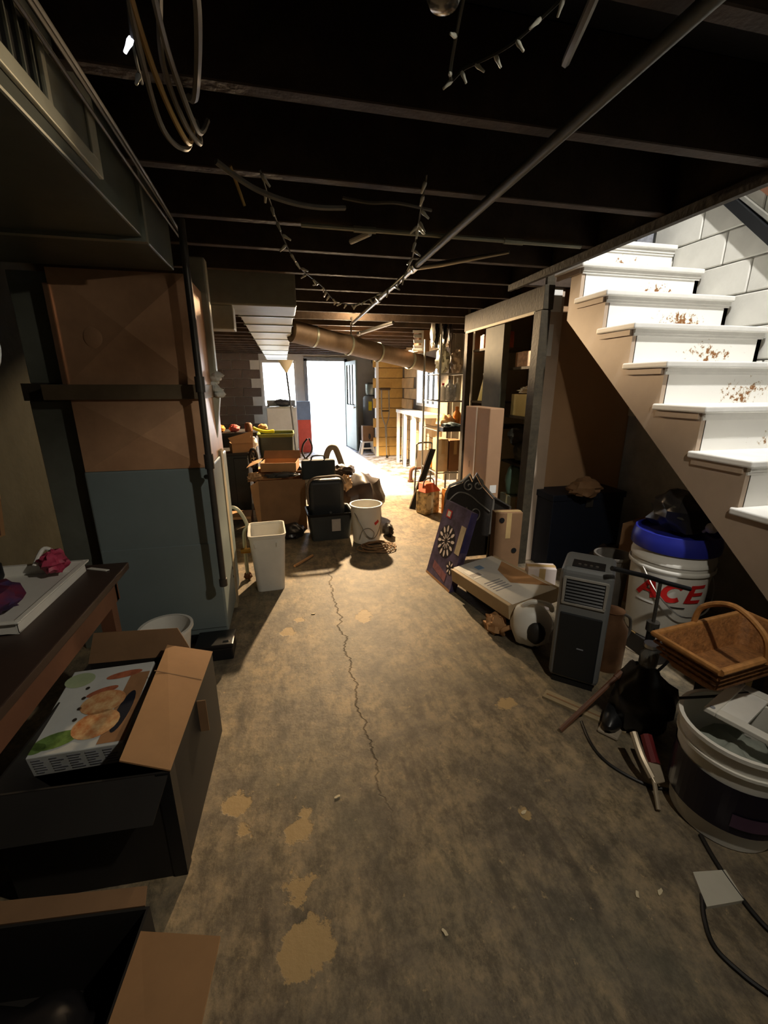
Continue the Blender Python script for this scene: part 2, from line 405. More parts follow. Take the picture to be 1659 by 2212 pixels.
for i in range(0, 11):
    zb = 0 if i == 0 else zt(i-1)-.032
    poly += [(0, yr(i), zb), (0, yr(i), zt(i)-.032)]
poly += [(0, 2.78, zt(10)-.032), (0, 2.78, 1.873), (0, .455, 0)]
MB().prism(poly, (.03, 0, 0)).build('stringer', M_stringer, stc)
MB().prism([(x+.875, y, z) for x, y, z in poly], (.03, 0, 0)).build('stringer', M_stringer, stc)
for i in range(5, 11):   # cleat shown as a shallow rail under each tread end
    MB().box(-.012, .0, yr(i)+.01, yr(i+1)-.0, zt(i)-.062, zt(i)-.034).build('cleat', M_stringer, stc)
# handrail on the wall
hr = thing('handrail', 'dark sloping handrail board fixed on the white block wall above the stairs', 'handrail', (2.8, 2.36, 2.335))
def sloped(mb, y0, y1, z0, z1, x0, x1, h):
    return mb.prism([(x0, y0, z0), (x0, y1, z1), (x0, y1, z1+h), (x0, y0, z0+h)], (x1-x0, 0, 0))
sloped(MB(), -1.0, .42, -.93, .40, -.02, .03, .075).build('rail', M_black, hr)
sloped(MB(), -1.0, .36, -.80, .42, -.0, .035, .025).build('edge_strip', mat('grey_strip', lin(120, 118, 110), .6), hr)
sloped(MB(), -1.0, .27, -.70, .45, .0, .03, .085).build('wood_trim', M_redwood, hr)
# dark framed piece standing on the landing
pf = thing('framed_picture', 'small dark framed picture standing on the top stair landing', 'picture', (2.62, 3.01, 2.41))
MB().box(-.09, .09, 0, .02, 0, .26).build('frame', M_black, pf, bevel=.004)
MB().box(-.065, .065, -.004, 0, .03, .23).build('print', mat('silver_print', lin(130, 132, 140), .4, var=.7, scale=14), pf)

# closet corner posts beside the stairs
o = MB().box(1.915, 2.055, 3.06, 3.14, 0, 2.36).build('post', mat('beige_post_paint', lin(188, 168, 148), .7, var=.1), None, bevel=.004); o['kind'] = 'structure'; o.name = 'trim_3'
for i, (x0, x1, z0, z1, lb) in enumerate(((1.928, 2.03, 1.97, 2.19, 'upper, larger sliver of stair light made as a white plate on the beige post'), (1.92, 1.985, 1.665, 1.885, 'lower, narrower sliver of stair light made as a white plate on the beige post'))):
    tag(MB().box(x0, x1, 3.054, 3.06, z0, z1).build('light_sliver_plate', M_white), lb, 'plate', 'stair light slivers made as plates')  # white plates added in place of stair light slivers falling on the post

# closet frame
cf = thing('closet_frame', 'dark weathered stud frame of the open storage closet beside the stairs', 'frame', (1.9, 3.05, 0))
MB().box(-.06, .015, -.05, .05, 0, 1.97).build('corner_post', M_dwood, cf, bevel=.004)
MB().box(-.05, .03, -.05, 1.37, 1.975, 2.135).build('header_beam', M_dwood, cf, bevel=.004)
MB().box(-.04, .02, .53, .88, 0, 1.975).build('middle_board', mat('olive_board', lin(66, 64, 48), .8, var=.4, scale=9), cf)
MB().box(-.04, .02, 1.30, 1.37, 0, 1.975).build('end_post', M_dwood, cf)
for y in (-.04, .42, .93, 1.28): MB().box(-.03, .03, y, y+.06, 2.135, 2.36).build('cripple_stud', M_dwood, cf)
MB().box(-.062, -.045, .05, 1.3, 1.955, 1.975).build('edge_strip', mat('light_strip', lin(170, 156, 120), .7), cf)
for nm, y0, y1, z in (('shelf', .93, 1.3, 1.80), ('shelf', .93, 1.3, 1.30), ('shelf', .14, .53, 1.60), ('shelf', .14, .53, 1.20), ('shelf', .14, .53, .80)):
    MB().box(.03, .62, y0, y1, z-.02, z).build(nm, M_dwood, cf)
for y in (.2, .75): pass
tag(MB().box(1.93, 1.95, 4.05, 4.3, 2.15, 2.34).build('hardboard_panel', M_tan), 'small tan board between studs above the closet header', 'board')


# ================================================================== LEFT SIDE: DUCT, FURNACE, TABLE, BOXES
du = thing('supply_duct', 'large grey sheet metal supply duct hung along the left ceiling with a grille', 'duct', (-.45, 0, 1.95))
MB().box(-1.04, 0, -.6, 2.33, 0, .235).build('duct_body', mat('dull_green_sheet', lin(96, 102, 92), .42, .5, var=.25, scale=4), du, bevel=.006)
for y in (.62, 1.86): MB().box(-1.04, .012, y, y+.03, -.012, .245).build('seam_flange', M_metal, du)
gr = MB().box(0, .012, .62, 1.5, .035, .07).box(0, .012, .62, 1.5, .185, .215).box(0, .012, 1.445, 1.5, .07, .185).box(0, .012, .62, .67, .07, .185).box(.0, .01, 1.225, 1.25, .07, .185).build('grille_frame', M_pale, du, bevel=.003)
MB().box(.0, .003, .67, 1.225, .07, .185).build('grille_opening', M_black, du)
MB().box(.0, .006, 1.25, 1.445, .075, .18).build('damper_plate', M_metal, du)
for k in range(12): MB().box(.002, .008, .70+.045*k, .705+.045*k, .07, .185).build('grille_louver', M_metal, gr)

fn = thing('furnace', 'pale grey furnace with brown sheet metal plenum standing at the left', 'furnace', (-.70, 2.35, 0))
MB().box(-.29, .30, 0, .66, .06, 1.04).build('cabinet', M_furn, fn, bevel=.012, seg=3)
MB().box(-.27, .28, .02, .64, 0, .06).build('base', M_black, fn)
MB().box(-.282, .292, -.006, 0, .10, .62).build('access_panel', M_furn, fn, bevel=.004)
def xpanel(z0, z1, d=.04):
    x0, x1 = -.28, .29; mb = MB(); c = (.01, -d, (z0+z1)/2)
    mb.add([(x0, 0, z0), (x1, 0, z0), (x1, 0, z1), (x0, 0, z1), c, (x0, .62, z0), (x1, .62, z0), (x1, .62, z1), (x0, .62, z1)],
           [(0, 1, 4), (1, 2, 4), (2, 3, 4), (3, 0, 4), (1, 6, 7, 2), (5, 0, 3, 8), (6, 5, 8, 7), (3, 2, 7, 8), (0, 5, 6, 1)])
    return mb
xpanel(1.04, 1.39).build('lower_plenum', M_copper, fn)
MB().box(-.38, .30, -.03, .64, 1.385, 1.455).build('flange_band', mat('dull_flange', lin(122, 106, 82), .5, .3), fn, bevel=.004)
xpanel(1.455, 1.945).build('upper_plenum', M_copper, fn)
MB().box(-.295, -.275, -.012, 0, 1.455, 1.88).build('corner_strip', mat('bright_strip', lin(190, 150, 120), .3, .7), fn)
MB().lathe([(.05, 0), (.05, .006), (.03, .012), (0, .014)], 18, (-.12, -.014, 1.66), Matrix.Rotation(R(90), 3, 'X')).build('round_cap', M_copper, fn, True)
rd = thing('return_duct', 'grey vertical sheet metal return duct between furnace and left wall', 'duct', (-1.10, 2.45, 0))
MB().box(-.10, .095, 0, .3, 0, 1.38).build('lower_duct', M_metal, rd, bevel=.005)
MB().box(-.08, .09, 0, .28, 1.46, 1.948).build('upper_duct', M_metal, rd, bevel=.005)
MB().box(-.11, .0, -.02, .3, 1.38, 1.46).build('collar', M_dwood, rd)
# thin black gas pipe in front of the furnace
gp = thing('black_pipe', 'thin black iron pipe hanging down in front of the furnace corner', 'pipe', (-.375, 2.2, 0))
MB().tube([(0, 0, 2.12), (0, 0, .435)], .016, 10).build('pipe', M_blackm, gp, True)
MB().tube([(0, 0, .47), (0, 0, .43)], .021, 10).build('cap', M_blackm, gp, True)
for z in (1.06, 1.42): MB().tube([(0, 0, z), (0, 0, z+.07)], .0225, 10).build('coupling', M_blackm, gp, True)
MB().tube([(.0, 0, 1.02), (-.04, .1, 1.0)], .013, 8).build('side_branch', M_blackm, gp, True)
# flue / stud group
ft = thing('flue_pipe', 'pale taped flue pipe bending diagonally beside the furnace', 'pipe', (-.41, 2.78, 0))
MB().box(-.05, .035, -.02, .06, 1.48, 2.12).build('upper_run', M_pale, ft, bevel=.01)
mb = MB()
for k in range(7): mb.blob((.02+.02*math.cos(k), .02*math.sin(k*2), 1.40+.018*k), (.035, .03, .02), k, .4, nu=10, nv=6)
mb.build('tape_wrap', mat('crumpled_tape', lin(220, 222, 214), .5, var=.3, scale=20), ft, True)
MB().prism([(.045, 0, 1.43), (.0, 0, 1.43), (-.065, -.02, 1.05), (-.015, -.02, 1.05)], (0, .05, 0)).build('diagonal_run', M_pale, ft, bevel=.004)
wp = thing('wall_stud', 'pale weathered wooden stud standing on the floor beside the furnace', 'stud', (-.425, 2.78, 0))
MB().box(-.04, .03, -.03, .06, 0, 1.07).build('board', mat('pale_stud', lin(160, 146, 116), .8, var=.35, scale=8), wp, bevel=.004)
for z in (.24, .30): MB().blob((.01, -.04, z), (.02, .015, .02), 3, .3, nu=8, nv=6).build('knot', M_dwood, wp, True)
# small copper valve piping behind
vp = thing('valve_pipe', 'small grey valve pipe curving behind the wooden stud', 'pipe', (-.36, 3.2, 0))
MB().tube(smoothpath([(0, 0, 0), (.0, 0, .36), (.03, 0, .44), (-.02, .0, .56), (-.08, 0, .58), (-.1, 0, .45)]), .014, 8).build('pipe', M_pale, vp, True)
MB().tube([(-.03, -.03, .25), (.04, -.03, .25)], .022, 8).build('valve', mat('brass', lin(170, 130, 60), .35, .8), vp, True)
# black base box at furnace foot
bb = thing('black_box', 'low black box lying on the floor at the foot of the furnace', 'box', (-.45, 2.21, 0))
MB().box(-.10, .09, -.05, .1, 0, .075).build('body', M_black, bb, bevel=.008)
MB().box(-.105, .095, -.055, .105, .075, .10).build('lid', M_black, bb, bevel=.006)
MB().tube([(.04, -.02, .10), (.07, -.02, .10)], .006, 6).build('latch', M_steel, bb)
# white pail beside furnace
def pail(name, label, loc, rb, rt, h, m=M_plw, wall=.004, rz=0, cat='bucket', rim=True):
    t = thing(name, label, cat, loc, rz)
    MB().lathe([(rb*.96, 0), (rb, .004), (rt, h), (rt-wall, h), (rb-wall, .012), (0, .01)], 40).build('body', m, t, True)
    if rim: MB().lathe([(rt, h-.012), (rt+.009, h-.012), (rt+.009, h+.002), (rt-wall, h+.002)], 40, cap=False).build('rim', m, t, True)
    return t
pail('white_pail', 'empty white plastic pail standing against the grey furnace', (-.645, 2.06, 0), .075, .118, .30)

# left wall fittings
vc = thing('round_vent', 'round white ribbed vent disc on the dark left wall', 'vent', (-1.5, 2.72, 1.66))
Mx = Matrix.Rotation(R(90), 3, 'Y')
MB().lathe([(.155, 0), (.155, .015), (.13, .03), (0, .03)], 32, (0, 0, 0), Mx).build('plate', M_pale, vc, True)
MB().lathe([(.10, .03), (.095, .045), (.08, .045), (.075, .03)], 28, (0, 0, 0), Mx).lathe([(.05, .03), (.045, .05), (.0, .05)], 24, (0, 0, 0), Mx).build('ribs', M_pale, vc, True)
lb = thing('leaning_plank', 'light brown wooden plank leaning on the dark left wall', 'plank', (-1.40, 2.15, .74))
MB().slab((-.03, .1, .0), (.0, .2, .0), (-.04, .42, .75), (-.07, .32, .75), .02).build('board', M_card, lb)
MB().slab((-.005, .16, .01), (.0, .172, .01), (-.04, .385, .73), (-.045, .373, .73), .021).build('dark_groove', M_redwood, lb)
# table
tb = thing('work_table', 'dark brown wooden table carrying a white tray at the left edge', 'table', (-1.05, 1.2, 0))
MB().box(-.43, .36, -1.1, .68, .70, .73).build('table_top', M_brown, tb, bevel=.004)
MB().box(.30, .33, -1.05, .60, .60, .70).build('apron', M_redwood, tb)
MB().box(-.38, .33, .58, .61, .60, .70).build('apron', M_redwood, tb)
for x in (-.38, .27):
    for y in (-1.05, .54): MB().box(x, x+.05, y, y+.05, 0, .70).build('leg', M_redwood, tb)
# tray
tr = thing('white_tray', 'shallow white plastic tray full of clutter on the brown table', 'tray', (-.98, 1.58, .73))
mb = MB(); a, b, h, t = .155, .235, .045, .006
for (x0, x1, y0, y1) in ((-a, a, -b, -b+t), (-a, a, b-t, b), (-a, -a+t, -b, b), (a-t, a, -b, b)): mb.box(x0, x1, y0, y1, .0, h)
mb.box(-a, a, -b, b, 0, .006).box(-a-.012, a+.012, -b-.012, -b, h-.006, h).box(-a-.012, a+.012, b, b+.012, h-.006, h).box(a, a+.012, -b, b, h-.006, h).box(-a-.012, -a, -b, b, h-.006, h)
mb.build('tray_body', M_plw, tr, bevel=.002)
tag(MB().blob((-.905, 1.76, .80), (.045, .04, .04), 4, .5, 3).build('pink_bow', mat('pink_cloth', lin(176, 62, 88), .45, var=.4, scale=16), None, True), 'shiny crumpled pink bow in the far corner of the tray', 'bow')
tag(MB().blob((-1.01, 1.50, .775), (.11, .13, .045), 9, .45, 3, flat=.737).build('dark_cloth', mat('blue_red_cloth', lin(44, 40, 78), .7, var=.6, scale=10, col2=lin(110, 30, 44)), None, True), 'dark blue and red cloth heaped in the white tray', 'cloth')
gl = thing('black_glass_jar', 'black lidded glass jar standing in the tray at the photo edge', 'jar', (-1.07, 1.66, .737))
MB().lathe([(.04, 0), (.045, .01), (.045, .05), (0, .05)], 24).build('glass', mat('smoky_glass', lin(120, 120, 116), .1, var=.1, trans=.6), gl, True)
MB().lathe([(.048, .05), (.05, .055), (.05, .10), (.045, .105), (0, .105)], 24).build('lid', M_black, gl, True)
tag(MB().tube(smoothpath([(-.97, 1.76, .79), (-.95, 1.80, .84), (-.92, 1.80, .83), (-.90, 1.78, .80)]), .008, 8).build('white_ribbon', M_plw, None, True), 'white ribbon loop curling behind the pink bow', 'ribbon')
tag(MB().slab((-.83, 1.83, .734), (-.815, 1.84, .734), (-.735, 1.80, .734), (-.745, 1.79, .734), .003).build('paper_strip', M_plw), 'thin white paper strip lying on the table corner', 'paper')

# open dark carton with the printed box
def carton(name, label, loc, rz, w, d, h, m, t=.006, floor=True):
    e = thing(name, label, 'box', loc, rz)
    MB().box(-w/2, w/2, -d/2, -d/2+t, 0, h).build('side', m, e); MB().box(-w/2, w/2, d/2-t, d/2, 0, h).build('side', m, e)
    MB().box(-w/2, -w/2+t, -d/2+t, d/2-t, 0, h).build('side', m, e); MB().box(w/2-t, w/2, -d/2+t, d/2-t, 0, h).build('side', m, e)
    MB().box(-w/2+t, w/2-t, -d/2+t, d/2-t, 0.0, t).build('bottom', m, e)
    return e
ca = carton('dark_carton', 'open black cardboard carton with a tan flap beside the brown table', (-.60, 1.36, 0), -3, .46, .58, .40, M_cardk)
f1 = MB().slab((.235, -.29, .402), (.235, .28, .402), (.075, .26, .465), (.10, -.27, .44), .005).build('side_flap', M_card, ca)
MB().slab((.233, .098, .4085), (.233, .102, .4085), (.08, .102, .4675), (.08, .098, .4675), .001).build('crease', M_cardd, f1)
MB().slab((-.23, .288, .40), (.16, .288, .40), (.10, .33, .50), (-.21, .33, .51), .005).build('far_flap', M_cardd, ca)
MB().slab((-.23, -.288, .40), (.23, -.288, .40), (.20, -.37, .31), (-.20, -.37, .31), .005).build('near_flap', M_cardk, ca)
MB().box(.196, .232, -.2935, -.290, .0, .40).build('black_tape', M_black, ca)
MB().box(.2305, .234, -.292, -.25, .0, .40).build('black_tape', M_black, ca)
MB().box(.2305, .26, .02, .024, .25, .38).build('loose_tape', M_cardd, ca)
pb = thing('printed_box', 'white printed carton with a food picture sticking out of the dark carton', 'box', (-.695, 1.41, .40), -2)
pb.rotation_euler = (R(9), R(-2), R(-2))
MB().box(-.14, .14, -.18, .17, -.085, 0).build('body', mat('print_white', lin(206, 208, 204), .35, var=.1), pb, bevel=.003)
M_leaf = mat('print_green', lin(120, 150, 80), .35, var=.6, scale=24); M_food = mat('print_cream', lin(220, 190, 140), .35, var=.3, scale=26, col2=lin(190, 110, 60))
def ell(mb, cx, cy, rx, ry, z, rot=0, n=20):
    c, s_ = math.cos(rot), math.sin(rot)
    mb.add([(cx+rx*math.cos(a)*c-ry*math.sin(a)*s_, cy+rx*math.cos(a)*s_+ry*math.sin(a)*c, z) for a in [2*math.pi*i/n for i in range(n)]], [tuple(range(n))]); return mb
ell(ell(MB(), -.07, -.13, .065, .03, .0012, .2), -.12, -.15, .03, .02, .0012, 0).build('leaf_print', M_leaf, pb)
ell(MB(), -.10, .12, .05, .035, .001).build('pale_leaf_print', mat('print_pale_green', lin(176, 190, 150), .35), pb)
ell(ell(MB(), .03, -.09, .07, .055, .0014, .2), .02, -.0, .07, .05, .0014, .1).build('food_print', M_food, pb)
ell(MB(), .10, -.05, .022, .085, .0012, -.1).build('navy_print', M_navy, pb)
MB().add([(.06, -.17, .0008), (.138, -.17, .0008), (.138, .12, .0008), (.075, .12, .0008)], [(0, 1, 2, 3)]).build('wood_print', mat('print_wood', lin(170, 128, 92), .35, var=.3), pb)
ell(ell(MB(), .05, .12, .06, .016, .0012, .15), .0, .05, .05, .016, .0012, .3).build('tomato_print', mat('print_red', lin(186, 110, 80), .35, var=.4, scale=30), pb)
mb = MB()
for k in range(4): ell(mb, -.045-.004*k, -.06+.045*k, .007, .007, .0014)
mb.build('dot_print', mat('print_dark', lin(60, 52, 44), .4), pb)
mb = MB(); rr = random.Random(3)
for k in range(5):
    for j in range(6):
        x = -.12+.05*k
        mb.box(x, x+rr.uniform(.02, .04), -.1815, -.1805, -.012-.011*j-.004, -.012-.011*j)
mb.build('text_lines', mat('print_grey', lin(140, 142, 150), .4), pb)
# nearer box at the lower left corner
cb = carton('tan_carton', 'open dark carton with a raised tan flap in the near left corner', (-.66, .62, 0), -6, .50, .44, .26, M_cardk)
MB().slab((.25, -.21, .262), (.25, .17, .262), (.44, .12, .295), (.43, -.22, .285), .005).build('side_flap', M_card, cb)
MB().slab((-.25, .22, .26), (.24, .22, .26), (.23, .26, .265), (-.24, .27, .265), .005).build('far_flap', M_cardd, cb)
MB().slab((-.25, -.22, .26), (.25, -.22, .26), (.22, -.36, .22), (-.22, -.36, .22), .005).build('near_flap', M_cardd, cb)
tag(MB().blob((-.62, .60, .15), (.18, .15, .11), 5, .2).build('black_cloth', M_bag, None, True), 'black bundle stuffed inside the near left carton', 'bundle')
tag(MB().blob((-.84, .60, .245), (.05, .05, .03), 8, .3).build('crumpled_paper', M_plw, None, True), 'crumpled white paper at the left photo edge above the near carton', 'paper')

# ================================================================== TRUNK DUCT AND CEILING RUNS
td = thing('trunk_duct', 'long pale rectangular trunk duct running to the rear under the joists', 'duct', (-.1, 3.3, 1.96))
MB().box(-.20, .215, 0, 6.6, .02, .165).build('duct_run', M_pale, td, bevel=.006)
MB().box(-.36, .225, -.02, .42, .01, .395).build('end_box', mat('grey_duct', lin(150, 150, 136), .5, .2, var=.2), td, bevel=.012)
MB().box(-.36, -.20, .0, .16, -.14, .01).build('drop_collar', M_pale, td, bevel=.006)
for y in (.5, 1.0, 1.6, 2.3, 3.1, 4.0, 5.0, 6.0): MB().box(-.208, .223, y, y+.03, .012, .17).build('seam_band', M_metal, td)
for y in (.75, 2.0, 3.5): MB().box(-.206, -.2, y, y+.02, .02, .40).build('hanger_strap', M_steel, td)
rdn = thing('round_duct', 'dusty round duct crossing below the rear joists towards the shelves', 'duct', (0, 5.2, 2.0))
p0 = Vector((.13, .0, .03)); p1 = Vector((2.1, .95, -.27))
MB().tube([p0, p0.lerp(p1, .12)], .118, 18).tube([p0.lerp(p1, .12), p0.lerp(p1, .55)], .112, 18).tube([p0.lerp(p1, .55), p1], .108, 18, cap=True).build('pipe', mat('dusty_duct', lin(104, 88, 72), .6, .15, var=.3, scale=7), rdn, True)
for k in (.12, .34, .55, .8): MB().tube([p0.lerp(p1, k), p0.lerp(p1, k+.012)], .122, 18).build('joint_band', M_metal, rdn, True)
lv = thing('louvered_vent', 'small white louvered vent box below the rear joists', 'vent', (1.80, 5.7, 1.90))
MB().box(-.05, .10, -.02, .2, -.02, .24).build('housing', M_cardd, lv)
MB().box(-.13, .0, -.04, -.02, .20, .23).box(-.13, .0, -.04, -.02, -.02, .01).box(-.012, .01, -.045, -.02, -.02, .23).build('frame', M_white, lv)
for k in range(3): MB().slab((-.12, -.05, .01+.065*k), (-.01, -.05, .01+.065*k), (-.01, -.02, .05+.065*k), (-.12, -.02, .05+.065*k), .006).build('slat', M_white, lv)
# conduit
cp = thing('ceiling_pipe', 'long straight grey water pipe running front to back under the joists', 'pipe', (.77, 0, 2.095))
MB().tube([(0, .25, 0), (0, 2.62, 0)], .017, 12).build('near_length', mat('dull_pipe', lin(84, 86, 78), .5, .2), cp, True)
MB().tube([(0, 2.62, 0), (0, 4.9, 0)], .016, 12).build('far_length', M_steel, cp, True)
for y in (2.56, 3.55): MB().tube([(0, y, 0), (0, y+.1, 0)], .024, 12).build('coupling', M_steel, cp, True)
MB().tube([(.0, 2.62, 0), (.14, 2.55, .01), (.42, 2.30, .02)], .012, 10, rs=[.016, .016, .008]).build('side_branch', M_steel, cp, True)
MB().tube([(0, 4.9, 0), (0, 4.95, .06)], .012, 8).tube([(-.02, 4.9, .0), (-.02, 4.9, -.12)], .009, 8).build('hanger', M_blackm, cp)
pp = thing('short_pipe', 'short pale pipe stub slanting below the far joists', 'pipe', (.9, 5.3, 2.03))
MB().tube([(.0, .0, 0), (.28, -.55, .06)], .02, 10).build('pipe', M_steel, pp, True)
MB().tube([(-.005, .01, 0), (.02, -.04, .005)], .026, 10).build('cap', M_steel, pp, True)
xp = thing('cross_pipe', 'thin pale pipe lying across under the middle joists', 'pipe', (0, 2.15, 2.118))
MB().tube([(.12, 0, 0), (1.5, 0, 0)], .010, 8).build('pipe', M_pale, xp, True)
for x in (.35, 1.08): MB().tube([(x, 0, 0), (x+.1, 0, 0)], .014, 8).build('coupling', M_pale, xp, True)
sp = thing('stub_pipe', 'short white pipe stub hanging near the middle joists', 'pipe', (.36, 2.3, 2.11))
MB().tube([(0, 0, 0), (.07, -.12, .005)], .012, 8).build('pipe', M_plw, sp, True)
# cables
def cable(label, pts, r, m=M_cable, name='cable', n=8, group=None):
    return tag(MB().tube(smoothpath(pts, n), r, 6).build(name, m, None, True), label, 'cable', group)
for k, (dx, dz) in enumerate(((0, 0), (.020, .012), (.036, -.006))):
    cable(['lowest', 'middle', 'uppermost'][k]+' of three thin cables strung along the top of the left duct', [(-.425+dx, .5, 2.112+dz*.6), (-.425+dx, 1.2, 2.113+dz*.6), (-.428+dx, 1.8, 2.11+dz*.6), (-.425+dx*.5, 2.4, 2.108+dz*.6)], .0045, M_cable, group='cables along the duct')
loops = [[(-.18, .90, 2.12), (-.215, 1.02, 2.11), (-.235, 1.16, 2.08), (-.24, 1.32, 2.035), (-.205, 1.41, 2.04), (-.18, 1.45, 2.12)],
         [(-.20, .88, 2.12), (-.22, 1.08, 2.10), (-.215, 1.24, 2.06), (-.195, 1.38, 2.04), (-.185, 1.44, 2.12)],
         [(-.17, 1.05, 2.12), (-.20, 1.18, 2.09), (-.19, 1.30, 2.05), (-.17, 1.40, 2.05), (-.18, 1.45, 2.12)],
         [(-.15, .86, 2.12), (-.17, .98, 2.09), (-.18, 1.16, 2.08), (-.165, 1.34, 2.05), (-.15, 1.44, 2.12)]]
nm = ['outermost and lowest hanging', 'yellowish', 'short inner', 'straightest right-hand']
for k, p in enumerate(loops): cable(nm[k]+' cable loop of the bundle under the left joists', p, .0062, [M_cable, mat('yellow_cable', lin(170, 140, 80), .6), M_cable, M_cable][k], group='hanging cable bundle')
cable('pale straight cable hanging right of the cable bundle', [(-.10, .85, 2.10), (-.105, 1.02, 2.09), (-.15, 1.25, 2.08), (-.18, 1.35, 2.12)], .008)
cable('twisted pale cable sagging across the left joists', [(-.16, 1.66, 2.12), (-.06, 1.74, 2.09), (.05, 1.80, 2.08), (.16, 1.86, 2.09), (.28, 1.93, 2.12)], .010)
cable('thin grey cable sagging between joists toward the ceiling pipe', [(.26, 1.84, 2.12), (.36, 1.82, 2.105), (.46, 1.80, 2.105), (.62, 1.88, 2.12)], .006)
cable('grey cable dropping beside the ceiling pipe at the top', [(.56, .80, 2.12), (.585, .90, 2.10), (.61, .98, 2.10), (.65, 1.06, 2.13)], .009)
cable('short yellow cable end dangling under the left joists', [(-.12, 1.68, 2.12), (-.10, 1.74, 2.07), (-.09, 1.76, 2.04)], .005, MATS['yellow_cable'])
# string lights
def string_lights(name, label, pts, step, seed, lit=(), sc=1.):
    t = thing(name, label, 'string lights', pts[0])
    o0 = Vector(pts[0]); P = smoothpath([Vector(p)-o0 for p in pts], 12)
    MB().tube(P, .0035, 5).build('wire', mat('dark_wire', lin(52, 52, 42), .6), t, True)
    g = MB().lathe([(0, 0), (.006, .004), (.0075, .014), (.005, .028), (.004, .042), (0, .043)], 8); me = g.mesh('bulb')
    mb_ = mat('clear_bulb', lin(220, 220, 206), .2, var=.05); me.materials.append(mb_)
    me2 = me.copy(); me2.materials.clear(); me2.materials.append(mat('lit_bulb', lin(236, 238, 255), .3, var=0, emit=3))
    for p in me.polygons: p.use_smooth = True
    rr = random.Random(seed); i = 0
    for k in range(2, len(P), step):
        o = bpy.data.objects.new('bulb', me2 if i in lit else me); COL.objects.link(o); o.parent = t
        o.location = P[k]; o.scale = (sc,)*3; o.rotation_euler = (R(180)+rr.uniform(-1.1, 1.1), rr.uniform(-1.1, 1.1), rr.uniform(0, 6)); i += 1
string_lights('string_light', 'strand of small clear fairy lights sagging in a loop under the middle joists',
  [(.50, 1.57, 2.11), (.56, 1.85, 2.06), (.60, 2.0, 2.09), (.68, 2.36, 2.06), (.71, 2.75, 2.04), (.64, 3.15, 2.03), (.55, 3.38, 2.02), (.40, 3.32, 2.03), (.28, 3.03, 2.06), (.12, 2.54, 2.05), (.03, 2.12, 2.08), (-.03, 1.66, 2.11)], 3, 4)
string_lights('string_light', 'strand of fairy lights dangling below the nearest joists at the top',
  [(.34, .86, 2.11), (.38, 1.05, 2.07), (.41, 1.04, 2.08), (.47, .96, 2.08), (.53, .88, 2.11)], 5, 9, (), .6)
string_lights('string_light', 'short strand with two glowing lamps among the cables at the upper left',
  [(-.20, .96, 2.11), (-.235, 1.10, 2.10), (-.255, 1.20, 2.10), (-.27, 1.30, 2.11)], 14, 2, (0, 1), .8)
js = thing('ceiling_jar_lamp', 'unlit glass jar lamp hanging from the ceiling at the top edge', 'lamp', (.275, .80, 2.0))
MB().lathe([(0, 0), (.022, .006), (.034, .03), (.036, .07), (.026, .10), (0, .10)], 24).build('glass', mat('smoky_glass', lin(120, 120, 116), .1, trans=.6), js, True)
MB().lathe([(.028, .10), (.03, .105), (.03, .13), (0, .13)], 20).build('socket', M_black, js, True)
# bulb fittings that light the room
for nmx, loc, lb in (('bulb_fitting', (.80, 4.74, 2.20), 'bare lit bulb tucked between the rear joists'), ('bulb_fitting', (.95, .25, 2.165), 'bare lit bulb between the front joists'), ('bulb_fitting', (.95, 6.3, 2.13), 'rear flood bulb below the far joists')):
    t = thing(nmx, lb, 'bulb', (loc[0], loc[1], loc[2]+.075))
    MB().lathe([(.05, .03), (.05, .05), (.03, .06), (.03, .115)], 20).build('holder', M_plw, t, True)

# ================================================================== MIDDLE: BIN, BUCKET AND THE PILE
wbn = thing('trash_bin', 'tall white rectangular plastic trash bin standing in the aisle', 'bin', (-.185, 3.09, 0), 3)
def frustum_ring(mb, a0, b0, a1, b1, z0, z1, t, n=6, closed=True):
    def rr(a, b, z, r=.035):
        P = []
        for cx, cy, s in ((a-r, b-r, 0), (-a+r, b-r, 90), (-a+r, -b+r, 180), (a-r, -b+r, 270)):
            for k in range(n): an = R(s+90*k/(n-1)); P.append((cx+r*math.cos(an), cy+r*math.sin(an), z))
        return P
    L = [rr(a0, b0, z0), rr(a1, b1, z1), rr(a1-t, b1-t, z1), rr(a0-t, b0-t, z0+t)]; m = len(L[0])
    fs = [tuple(range(m))[::-1], tuple(3*m+j for j in range(m))] if closed else [(j, 3*m+j, 3*m+(j+1) % m, (j+1) % m) for j in range(m)]
    for i in range(3):
        for j in range(m): fs.append((i*m+j, i*m+(j+1) % m, (i+1)*m+(j+1) % m, (i+1)*m+j))
    return mb.add([v for q in L for v in q], fs)
frustum_ring(MB(), .098, .13, .125, .165, 0, .44, .004).build('body', M_plw, wbn, True)
frustum_ring(MB(), .126, .166, .132, .172, .415, .443, .010, closed=False).build('rim', M_plw, wbn, True)
for x in (-.09, .06): MB().box(x, x+.012, -.172, -.150, .36, .385).build('rib', M_plw, wbn)
tag(MB().blob((-.36, 3.2, .03), (.03, .025, .03), 2, .3, flat=0).build('dark_lump', M_redwood, None, True), 'small dark red lump on the floor left of the white bin', 'debris')
tag(MB().tube([(.0, 3.35, .012), (.16, 3.55, .012)], .012, 8).build('wood_stick', M_card, None, True), 'short pale stick on the floor right of the white bin', 'stick')

